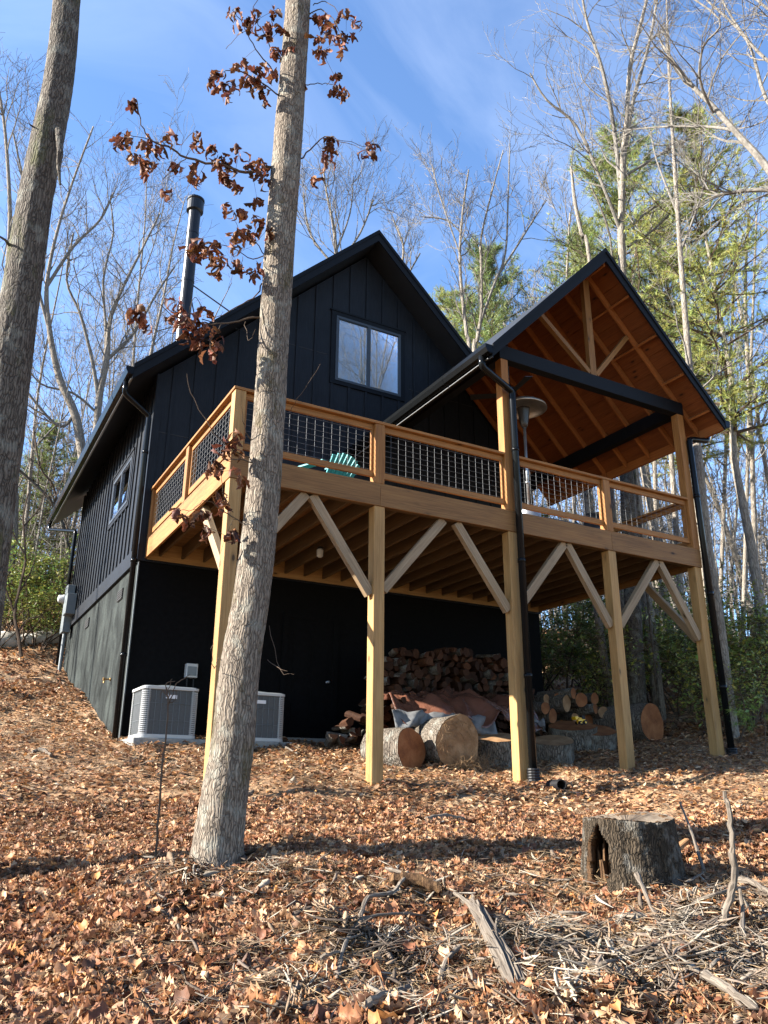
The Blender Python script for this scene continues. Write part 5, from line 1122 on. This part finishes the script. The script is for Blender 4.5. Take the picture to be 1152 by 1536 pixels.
# stone edging
for i in range(7):
    q = at(-20+i*17, 942-(i % 2)*2, 23.3+.05*i); rn = random.Random(i); mb = MB(); n = 10; r0 = rn.uniform(.22, .34); b = len(mb.v)
    for a in range(6):
        for j in range(n):
            th = math.pi*(a+.5)/6; t = 2*math.pi*j/n; rr_ = r0*(1+rn.uniform(-.13, .13)); mb.v.append(Vector((q.x+math.sin(th)*math.cos(t)*rr_*1.3, q.y+math.sin(th)*math.sin(t)*rr_, g(q.x, q.y)+.12+math.cos(th)*rr_*.75)))
    for a in range(5):
        for j in range(n): j2 = (j+1) % n; mb.face((a*n+j, (a+1)*n+j, (a+1)*n+j2, a*n+j2))
    mb.face(tuple(range(n))); mb.face(tuple(5*n+j for j in range(n))[::-1])
    solo('edging_stone', mb, M['stone'], 'rough pale stone in the low row beyond the left end of the house', 'stone', 'low row of edging stones', smooth=True)
# sapling in front of the left unit
def sapling(name, lab, lines, dist, r, seed, mat):
    rn = random.Random(seed); mb = MB()
    for ln in lines:
        pts = [at(x, y, dist) for x, y in ln]; P, R = smooth_line(pts, [r*(1-.6*i/(len(pts)-1)) for i in range(len(pts))] if ln is lines[0] else [r*.5*(1-.5*i/(len(pts)-1)) for i in range(len(pts))], 4); P = [p+Vector((rn.gauss(0, .004), rn.gauss(0, .004), 0)) for p in P]; mb.tube(P, R, 6, True)
    return solo(name, mb, mat, lab, 'sapling')
sapling('sapling', 'thin bare brown sapling standing in front of the left air conditioner', [[(233, 1300), (236, 1240), (243, 1160), (250, 1090), (252, 1040), (248, 1030)], [(252, 1060), (258, 1045), (262, 1028), (275, 1018), (285, 1012)], [(252, 1050), (255, 1030), (257, 1018)], [(251, 1045), (244, 1035), (240, 1048)], [(252, 1055), (263, 1050), (264, 1035)], [(251, 1040), (250, 1025), (262, 1022)]], 7.0, .011, 3, M['twig_dark'])
sapling('sapling', 'scraggly small bare sapling at the left on the slope beside the house', [[(32, 985), (27, 950), (22, 920), (30, 880), (38, 840), (35, 780), (42, 740)], [(22, 920), (8, 880), (0, 850)], [(28, 890), (45, 860), (55, 830)], [(36, 830), (15, 790), (5, 760)], [(27, 950), (40, 930), (60, 925)], [(35, 790), (60, 760), (68, 730)]], 20, .045, 4, M['twig_dark'])
# small pine seedling at the right edge
def seedling():
    rs = np.random.RandomState(12); rn = random.Random(12); q = gpt(1148, 1140); b = Vector((q.x, q.y, g(q.x, q.y))); dist = math.hypot(q.x-C[0], q.y-C[1]); root = thing('pine_seedling', 'small green pine seedling at the right edge of the yard', 'seedling', b); mb = MB(); P = []; Dr = []
    top = at(1146, 1040, dist); mb.tube([b, b.lerp(top, .5)+Vector((.02, 0, 0)), top], [.012, .009, .005], 6, False)
    for (x, y) in ((1097, 1065), (1105, 1085), (1115, 1070), (1125, 1090), (1130, 1060), (1140, 1045), (1150, 1075), (1160, 1050), (1165, 1085), (1120, 1078), (1108, 1072)):
        e = at(x, y, dist-rn.uniform(.1, .5)); s_ = b.lerp(top, rn.uniform(.45, .9)); mb.tube([s_, s_.lerp(e, .5)+Vector((0, 0, .01)), e], [.005, .004, .003], 4, False)
        d = (e-s_).normalized()
        for u in (1., .85, .7): P.append(tuple(s_.lerp(e, u))); Dr.append(tuple(d))
    obj('stem', mb, M['twig_dark'], root); V, F, cc = needle_tufts(rs, np.array(P), np.array(Dr), 26, .12, .0022, np.array((.16, .24, .05)), .1); np_obj('needles', V-np.array(b), F, cc, M['needle'], root)
seedling()

# ------------------------------------------------------------------ leaf litter, chips, needles
rs = np.random.RandomState(42)
def leaf_template(k, hi=True):
    r = np.random.RandomState(500+k)
    if hi:
        m_ = 8; s_ = np.linspace(0, 1, m_+1); ww = np.sin(np.pi*np.clip(s_*.92+.05, 0, 1))**.7*.30*np.where(np.arange(m_+1) % 2, 1.25, r.uniform(.55, .85))*r.uniform(.8, 1.2, m_+1); ww[0] = .02; ww[-1] = .06
        c1, c2, cu = r.uniform(-.6, .7), r.uniform(-.5, .9), r.uniform(-.5, 1.1); V = []
        for i in range(m_+1):
            bz = c1*s_[i]*(s_[i]-1)+.15*r.normal()*.5
            for e in (-1, -.5, 0, .5, 1): V.append(((s_[i]-.5)*(1-.1*abs(c1)), e*ww[i]*(1-.25*abs(cu)), bz+cu*(e*e)*ww[i]*1.0+.06*c2*math.sin(5*s_[i]+e*2)))
        F = [(i*5+e, i*5+e+1, (i+1)*5+e+1, (i+1)*5+e) for i in range(m_) for e in range(4)]
    else:
        cu = r.uniform(-.4, 1.); c1 = r.uniform(-.6, .6); V = []; w = r.uniform(.22, .34)
        for i, (s_, f) in enumerate(((-.5, .15), (-.15, 1), (.2, .85), (.5, .15))):
            for e in (-1, 0, 1): V.append((s_, e*w*f*(1-.2*abs(cu)), cu*abs(e)*w*f+c1*s_*s_))
        F = [(i*3+e, i*3+e+1, (i+1)*3+e+1, (i+1)*3+e) for i in range(3) for e in range(2)]
    return np.array(V), np.array(F)
def scatter(T, F, pos, size, tilt, cols, rs, yaw=None):
    n = len(pos); k = len(T); yaw = rs.uniform(0, 2*np.pi, n) if yaw is None else yaw; ax = rs.normal(0, tilt, n); ay = rs.normal(0, tilt, n); P = T[None]*size[:, None, None]
    c, s_ = np.cos(ax)[:, None], np.sin(ax)[:, None]; y = P[..., 1]*c-P[..., 2]*s_; z = P[..., 1]*s_+P[..., 2]*c; x = P[..., 0]
    c, s_ = np.cos(ay)[:, None], np.sin(ay)[:, None]; x2 = x*c+z*s_; z2 = -x*s_+z*c
    c, s_ = np.cos(yaw)[:, None], np.sin(yaw)[:, None]; X = x2*c-y*s_; Y = x2*s_+y*c
    V = np.stack([X+pos[:, 0:1], Y+pos[:, 1:2], z2+pos[:, 2:3]], -1).reshape(-1, 3); FF = (F[None]+(np.arange(n)*k)[:, None, None]).reshape(-1, F.shape[1])
    return V, FF, np.repeat(cols, k, 0)
PAL = np.array([(.34, .185, .10), (.27, .14, .08), (.43, .28, .17), (.19, .09, .055), (.50, .37, .25), (.14, .08, .055), (.42, .22, .09), (.38, .30, .22), (.25, .17, .12)])
def leaf_cols(n, rs, tint=None):
    c = PAL[rs.choice(len(PAL), n, p=[.19, .16, .16, .12, .10, .09, .05, .07, .06])]*rs.uniform(.7, 1.25, (n, 1)); c = c*np.array([.93, .86, .78]); return c if tint is None else c*tint
def patch(x, y):
    v = np.sin(x*1.1+y*.4+1)+np.sin(y*1.7-x*.5+2)+.8*np.sin(x*2.3+y*1.9)+.6*np.sin(x*4.1-y*3.3+.7)+.5*np.sin(x*7.3+y*2.1+2.2)
    return 1/(1+np.exp(-(v-.9)*1.6))      # 1 = thin, matted straw; 0 = deep leaves
def inside_house(x, y): return (x > XL-.02) & (x < XR) & (y > D) & (y < YB)
def area_pts(n, az0, az1, d0, d1, rs, pw=1., thin=0):
    az = YAW+np.radians(rs.uniform(az0, az1, n)); d = np.sqrt(rs.uniform(0, 1, n)**pw*(d1*d1-d0*d0)+d0*d0); x = C[0]+d*np.sin(az); y = C[1]+d*np.cos(az); k = ~inside_house(x, y)
    if thin: k &= rs.random_sample(n) > thin*patch(x, y)
    return x[k], y[k], d[k]
def build_litter(name, label, parts, mat, cat):
    V, F, Cc, o = [], [], [], 0
    for v, f, c in parts: V.append(v); F.append(f+o); Cc.append(c); o += len(v)
    ob = np_obj(name, np.concatenate(V), np.concatenate(F), np.concatenate(Cc), mat, smooth=False); setp(ob, label, cat, None, 'stuff'); return ob
parts = []
for k in range(14):
    T, F = leaf_template(k); x, y, d = area_pts(2600, -29, 29, 3.2, 9.5, rs, thin=.62); z = G(x, y)+rs.uniform(.004, .045, len(x)); parts.append(scatter(T, F, np.stack([x, y, z], 1), rs.uniform(.045, .05+.085*rs.random_sample(len(x)))*np.clip(1.45-.13*(d-3.2), .9, 1.45), .38, leaf_cols(len(x), rs, np.array([.95, .86, .8])), rs))
build_litter('leaf_litter', 'dry brown oak leaves covering the near ground', parts, M['leaf'], 'leaves')
parts = []
for k in range(8):
    T, F = leaf_template(40+k, False); x, y, d = area_pts(6000, -29, 29, 7.5, 19, rs, thin=.62); z = G(x, y)+rs.uniform(.002, .04, len(x)); parts.append(scatter(T, F, np.stack([x, y, z], 1), rs.uniform(.045, .11, len(x)), .3, leaf_cols(len(x), rs, np.array([1.08, 1.08, 1.05])), rs))
for k in range(4):
    T, F = leaf_template(60+k, False); x, y, d = area_pts(5200, -30, 30, 17, 36, rs); z = G(x, y)+rs.uniform(.002, .05, len(x)); parts.append(scatter(T, F, np.stack([x, y, z], 1), rs.uniform(.10, .2, len(x)), .4, leaf_cols(len(x), rs), rs))
build_litter('leaf_litter', 'dry brown leaves covering the ground under the deck and up the slope', parts, M['leaf'], 'leaves')
# wood chips and splinters
WD = (.03, .09, .05, .14, .04, .07)
def chip_template(k):
    r = np.random.RandomState(900+k); n = 4; V = []; b = r.uniform(-.12, .12)
    for i in range(n+1):
        s_ = i/n; w = (WD[k % 6]*math.sin(math.pi*min(.97, s_*.9+.08))+.012)*r.uniform(.6, 1.4); c = b*math.sin(s_*3.1)
        th_ = min(w, .035); V += [(s_-.5, c-w, r.normal()*.01), (s_-.5, c, th_*.6), (s_-.5, c+w, r.normal()*.01), (s_-.5, c, -th_*.4)]
    F = [(i*4+j, i*4+(j+1) % 4, (i+1)*4+(j+1) % 4, (i+1)*4+j) for i in range(n) for j in range(4)]
    return np.array(V), np.array(F)
def ell_pts(n, spots, rs):
    X, Y = [], []; tot = sum(s_[3] for s_ in spots)
    for px, py, r_, w in spots:
        q = gpt(px, py); m_ = int(n*w/tot); a = rs.normal(0, 1, m_)*r_*1.25; b = rs.normal(0, 1, m_)*r_*.62; X.append(q.x+a*_r[0]+b*_f[0]); Y.append(q.y+a*_r[1]+b*_f[1])
    return np.concatenate(X), np.concatenate(Y)
SP = [(1060, 1390, .45, 3), (1120, 1450, .4, 2.6), (900, 1440, .45, 2.4), (780, 1430, .35, 1.6), (540, 1430, .28, 1.4), (460, 1500, .35, 1.2), (1000, 1500, .5, 2.6), (330, 1325, .3, .8), (450, 1325, .35, .8), (620, 1500, .4, 1.0), (1130, 1350, .35, 1.2), (740, 1312, .5, .5), (600, 1350, .25, .5), (880, 1340, .3, .6)]
CP = np.array([(.21, .175, .135), (.145, .11, .083), (.29, .245, .19), (.10, .075, .055), (.20, .14, .09), (.06, .045, .035)])
parts = []
for k in range(8):
    T, F = chip_template(k); x, y = ell_pts(560, SP, rs); m_ = len(x); c = CP[rs.choice(6, m_, p=[.20, .25, .11, .22, .12, .10])]*rs.uniform(.6, 1.2, (m_, 1)); parts.append(scatter(T, F, np.stack([x, y, G(x, y)+rs.uniform(.01, .09, m_)], 1), rs.uniform(.04, .19, m_)*rs.uniform(.5, 1.2, m_), .34, c, rs))
for k in range(5):
    T, F = chip_template(10+k); T = T*np.array([1, .55, .6]); bx_, by_ = ell_pts(34, [(1070, 1400, .42, 3), (1120, 1470, .4, 3), (990, 1500, .45, 2.4), (900, 1440, .4, 1.6), (540, 1430, .2, 1.2), (800, 1440, .25, 1), (340, 1322, .25, .6), (450, 1500, .25, .6)], rs); nb = len(bx_); per = 16
    x = np.repeat(bx_, per)+rs.normal(0, .035, nb*per); y = np.repeat(by_, per)+rs.normal(0, .035, nb*per); m_ = len(x); c = np.repeat(CP[rs.choice(6, nb, p=[.24, .28, .14, .16, .12, .06])], per, 0)*rs.uniform(.6, 1.25, (m_, 1))
    parts.append(scatter(T, F, np.stack([x, y, G(x, y)+rs.uniform(.01, .12, m_)], 1), rs.uniform(.08, .24, m_), .34, c, rs, yaw=np.repeat(rs.uniform(0, 6.28, nb), per)+rs.normal(0, .22, m_)))
for k in range(3):
    T, F = chip_template(20+k); x, y, d = area_pts(500, -29, 29, 3.4, 15, rs); m_ = len(x); c = CP[rs.choice(6, m_)]*rs.uniform(.75, 1.15, (m_, 1)); parts.append(scatter(T, F, np.stack([x, y, G(x, y)+rs.uniform(.01, .05, m_)], 1), rs.uniform(.05, .17, m_), .25, c, rs))
build_litter('wood_chips', 'grey and tan shredded wood chips and splinters strewn over the leaves', parts, M['chip'], 'wood chips')
# pine needles: long thin
parts = []
for k in range(4):
    T, F = chip_template(40+k); T = T*np.array([1, .13, .13]); x, y, d = area_pts(12000, -29, 29, 3.3, 17, rs); k_ = rs.random_sample(len(x)) < .25+.75*patch(x, y); x, y = x[k_], y[k_]; x2, y2 = ell_pts(2600, SP, rs); x = np.concatenate([x, x2]); y = np.concatenate([y, y2]); m_ = len(x)
    c = np.array([(.33, .23, .13)])*rs.uniform(.6, 1.3, (m_, 1)); parts.append(scatter(T, F, np.stack([x, y, G(x, y)+rs.uniform(.01, .075, m_)], 1), rs.uniform(.09, .2, m_), .22, c, rs))
build_litter('pine_needles', 'dry tan pine needles scattered over the leaf litter', parts, M['chip'], 'pine needles')

# ------------------------------------------------------------------ individual sticks
def stick(lab, pxs, r0, r1, mat='deadwood', name='stick', cat='stick', lifts=None, n=7, jit=.12, subs=(), dist=None, seed=1):
    rn = random.Random(seed); pts = []
    for i, p in enumerate(pxs):
        if dist is None: q = gpt(*p[:2]); q = Vector((q.x, q.y, g(q.x, q.y)+r0*.9+.03+(lifts[i] if lifts else 0)))
        else: q = at(p[0], p[1], dist)
        pts.append(q)
    P, R = smooth_line(pts, [r0+(r1-r0)*i/(len(pts)-1) for i in range(len(pts))], 5); P = [p+Vector((rn.gauss(0, r0*.10), rn.gauss(0, r0*.10), rn.gauss(0, r0*.10))) for p in P]
    R = [q_*(1+(.3 if rn.random() < .15 else 0)) for q_ in R]; mb = MB(); mb.tube(P, R, n, True, jit=.2, rnd=rn)
    for sub, rr_ in subs:
        sp_ = []
        for p in sub:
            if dist is None: q = gpt(*p[:2]); sp_.append(Vector((q.x, q.y, g(q.x, q.y)+r0+.04)))
            else: sp_.append(at(p[0], p[1], dist))
        mb.tube(smooth_line(sp_, [rr_]*len(sp_), 3)[0], rr_, 6, True, jit=jit, rnd=rn)
    solo(name, mb, M[mat], lab, cat, smooth=False)
qd = gpt(1085, 1400); dd_ = math.hypot(qd.x-C[0], qd.y-C[1])
stick('tall pale stick standing upright in the wood chips near the right edge', [(1083, 1405), (1090, 1365), (1101, 1320), (1099, 1270), (1094, 1220), (1087, 1187)], .026, .012, dist=dd_, seed=2, subs=[([(1094, 1205), (1086, 1203)], .006)])
def driftwood():
    rn = random.Random(3); base = [gpt(*p) for p in ((795, 1545), (768, 1482), (738, 1432), (716, 1397), (696, 1370))]; lf = [.02, .07, .09, .10, .07]; mb = MB()
    base = [Vector((p.x, p.y, g(p.x, p.y)+l)) for p, l in zip(base, lf)]; d = (base[-1]-base[0]).normalized(); sd = Vector((-d.y, d.x, 0)).normalized()
    for k in range(17):
        ox = rn.uniform(-.05, .05); oz = rn.uniform(-.03, .035); s0 = rn.uniform(0, .45) if k else 0; s1 = rn.uniform(.55, 1.08) if k else 1; P, R_ = smooth_line(base, [1]*5, 5); i0 = int(s0*(len(P)-1)); i1 = min(len(P), int(s1*(len(P)-1))+1)
        seg = P[i0:i1]; m_ = len(seg); fan = rn.gauss(0, .05)
        if m_ < 4: continue
        pts = [p+sd*(ox*(1-.3*j/m_)+fan*(j/m_)**3)+Vector((rn.gauss(0, .002), rn.gauss(0, .002), oz+rn.gauss(0, .002)+.05*abs(fan)*10*(j/m_)**4)) for j, p in enumerate(seg)]
        r_ = rn.uniform(.010, .024); mb.tube(pts, [r_*(.5+.5*math.sin(math.pi*min(1, (j+1.5)/m_*.95))) for j in range(m_)], 5, True, jit=.15, rnd=rn)
    solo('driftwood', mb, M['deadwood'], 'thick grey splintered piece of driftwood in the middle of the bottom edge', 'driftwood', smooth=False)
driftwood()
stick('curved grey stick rising left of the driftwood', [(505, 1480), (520, 1440), (545, 1415), (600, 1400), (640, 1392)], .012, .007, seed=4, lifts=[0, .05, .08, .06, .02])
stick('pale curved stick low at the bottom left of the driftwood', [(400, 1540), (470, 1525), (540, 1512), (570, 1500)], .014, .012, seed=5)
stick('bark covered short branch at the bottom left of the driftwood', [(540, 1540), (570, 1518), (612, 1505)], .022, .018, seed=6)
stick('long thin stick lying across the wood chips by the upright stick', [(1005, 1420), (1040, 1385), (1085, 1368), (1125, 1355)], .012, .009, seed=7, lifts=[.02, .05, .06, .05])
stick('pale tapered splinter leaning between the driftwood and the stump', [(960, 1355), (975, 1380), (998, 1415)], .016, .008, seed=8, lifts=[.12, .07, .0])
stick('small white curved stick below the sapling', [(218, 1335), (228, 1350), (248, 1362)], .013, .009, seed=9)
stick('pale curved stick lying left of the centre in the leaves', [(220, 1372), (245, 1382), (262, 1395), (270, 1412)], .014, .008, seed=10)
stick('dark twig slanting through the leaves left of the oak base', [(92, 1408), (125, 1380), (155, 1345), (198, 1312)], .007, .004, mat='twig_dark', seed=11)
stick('branch resting against the right side of the stump', [(1058, 1320), (1040, 1280), (1025, 1250)], .014, .008, seed=12, lifts=[.02, .14, .22])
stick('broad grey slab of splintered bark by the right edge', [(1112, 1340), (1135, 1352), (1165, 1372)], .022, .016, seed=13, lifts=[.03, .06, .05])
stick('grey splintered branch at the bottom right corner', [(1060, 1500), (1100, 1525), (1140, 1545)], .022, .014, seed=14, lifts=[.05, .04, .02])
stick('short thick stick standing in the chips at the bottom right', [(1115, 1430), (1118, 1400), (1116, 1385)], .013, .010, seed=15, lifts=[0, .07, .14])
stick('pale stick lying on the ground between two deck posts at the left', [(418, 1120), (432, 1128), (446, 1136)], .016, .012, seed=16)
stick('weathered pale branch lying left of the oak on the slope', [(48, 1135), (62, 1132), (75, 1138)], .03, .02, seed=17)
stick('pale long chunk of wood on the leaves right of centre', [(640, 1236), (670, 1232), (700, 1238)], .022, .014, seed=18)
stick('pale split slab on the ground in front of the left big log', [(578, 1133), (590, 1139), (602, 1146)], .03, .025, seed=19)
stick('bent grey root curling beside the driftwood', [(540, 1400), (552, 1380), (585, 1365), (600, 1358), (612, 1345)], .014, .010, seed=20, lifts=[.03, .08, .05, .08, .09])
stick('brown curled slab of bark left of the driftwood top', [(590, 1348), (620, 1350), (660, 1362)], .045, .03, mat='rot', name='bark_slab', cat='bark', seed=21, lifts=[.03, .04, .02])
stick('grey stick at the bottom centre beside the thick driftwood', [(660, 1490), (672, 1465), (690, 1450)], .016, .012, seed=22, lifts=[0, .04, .05])
for i, (px, py) in enumerate([(580, 1322+0), (1030, 1345), (900, 1480), (840, 1390), (505, 1440), (970, 1465), (1070, 1480), (1140, 1400), (760, 1360), (480, 1465)]):
    a = RND.uniform(-.9, .9); L = RND.uniform(22, 45)
    stick('loose weathered stick lying in the wood chips of the foreground', [(px, py), (px+L*.5*math.cos(a), py+L*.3*math.sin(a)+4), (px+L*math.cos(a), py+L*.6*math.sin(a))], RND.uniform(.008, .014), .006, seed=30+i, lifts=[.04, .06, .05])
for o in bpy.data.objects:
    if o.get('label') == 'loose weathered stick lying in the wood chips of the foreground': o['group'] = 'loose sticks in the wood chips'
m = MB(); q = gpt(1005, 1300); m.beam(Vector((q.x, q.y, q.z+.09)), Vector((q.x+.22, q.y-.02, q.z+.2)), .1, .05, w2=.05, h2=.03); solo('bark_slab', m, M['end_tan'], 'pinkish brown wood slab leaning against the right foot of the stump', 'wood slab', bevel=.008)

# ------------------------------------------------------------------ light, sky, camera
SUN_EL, SUN_AZ = rad(28), math.atan2(-.957, .29)     # direction to the sun: -X, measured from +Y
sd = Vector((math.sin(SUN_AZ)*math.cos(SUN_EL), math.cos(SUN_AZ)*math.cos(SUN_EL), math.sin(SUN_EL)))
li = bpy.data.lights.new('sun', 'SUN'); li.energy = 5.0; li.angle = rad(.5); li.color = (1, .94, .84); lo = bpy.data.objects.new('sun', li); COL.objects.link(lo); lo.rotation_euler = sd.to_track_quat('Z', 'Y').to_euler()
W = bpy.data.worlds.new('World'); S.world = W; W.use_nodes = True; nt = W.node_tree; nt.nodes.clear()
out = nt.nodes.new('ShaderNodeOutputWorld'); bg = nt.nodes.new('ShaderNodeBackground'); sk = nt.nodes.new('ShaderNodeTexSky'); sk.sky_type = 'NISHITA'; sk.sun_disc = False; sk.sun_elevation = SUN_EL; sk.sun_rotation = SUN_AZ; sk.air_density = 1.0; sk.dust_density = .25; sk.ozone_density = 4.0; sk.altitude = 1200
bg.inputs[1].default_value = .085
hs = nt.nodes.new('ShaderNodeHueSaturation'); hs.inputs['Saturation'].default_value = 1.02; hs.inputs['Value'].default_value = 1.0; nt.links.new(sk.outputs[0], hs.inputs['Color'])
tc = nt.nodes.new('ShaderNodeTexCoord'); mp = nt.nodes.new('ShaderNodeMapping'); mp.inputs['Scale'].default_value = (1.3, 3.0, 2.2); mp.inputs['Rotation'].default_value = (.3, .5, .6); nz = nt.nodes.new('ShaderNodeTexNoise'); nz.inputs['Scale'].default_value = 1.7; nz.inputs['Detail'].default_value = 9; nz.inputs['Roughness'].default_value = .56; nz.inputs['Distortion'].default_value = .9
nt.links.new(tc.outputs['Generated'], mp.inputs[0]); nt.links.new(mp.outputs[0], nz.inputs['Vector'])
rp = nt.nodes.new('ShaderNodeValToRGB'); rp.color_ramp.elements[0].position = .42; rp.color_ramp.elements[0].color = (0, 0, 0, 1); rp.color_ramp.elements[1].position = .85; rp.color_ramp.elements[1].color = (.13, .13, .13, 1); nt.links.new(nz.outputs['Fac'], rp.inputs[0])
mx = nt.nodes.new('ShaderNodeMix'); mx.data_type = 'RGBA'; nt.links.new(rp.outputs[0], mx.inputs[0]); nt.links.new(hs.outputs[0], mx.inputs[6]); mx.inputs[7].default_value = (6.2, 6.6, 7.2, 1)
nt.links.new(mx.outputs[2], bg.inputs[0]); nt.links.new(bg.outputs[0], out.inputs[0])
cam = bpy.data.cameras.new('camera'); co = bpy.data.objects.new('camera', cam); COL.objects.link(co); S.camera = co
cam.sensor_fit = 'VERTICAL'; cam.sensor_height = 36; cam.lens = FOC/1536*36; cam.clip_start = .1; cam.clip_end = 600
Mx = Matrix(((CR[0], CU[0], -CF[0], C[0]), (CR[1], CU[1], -CF[1], C[1]), (CR[2], CU[2], -CF[2], C[2]), (0, 0, 0, 1))); co.matrix_world = Mx
S.view_settings.view_transform = 'Standard'; S.view_settings.look = 'None'; S.view_settings.exposure = 2.35; S.view_settings.gamma = 1
S.render.resolution_x = 768; S.render.resolution_y = 1024
try: S.cycles.max_bounces = 8; S.cycles.transparent_max_bounces = 12
except Exception: pass
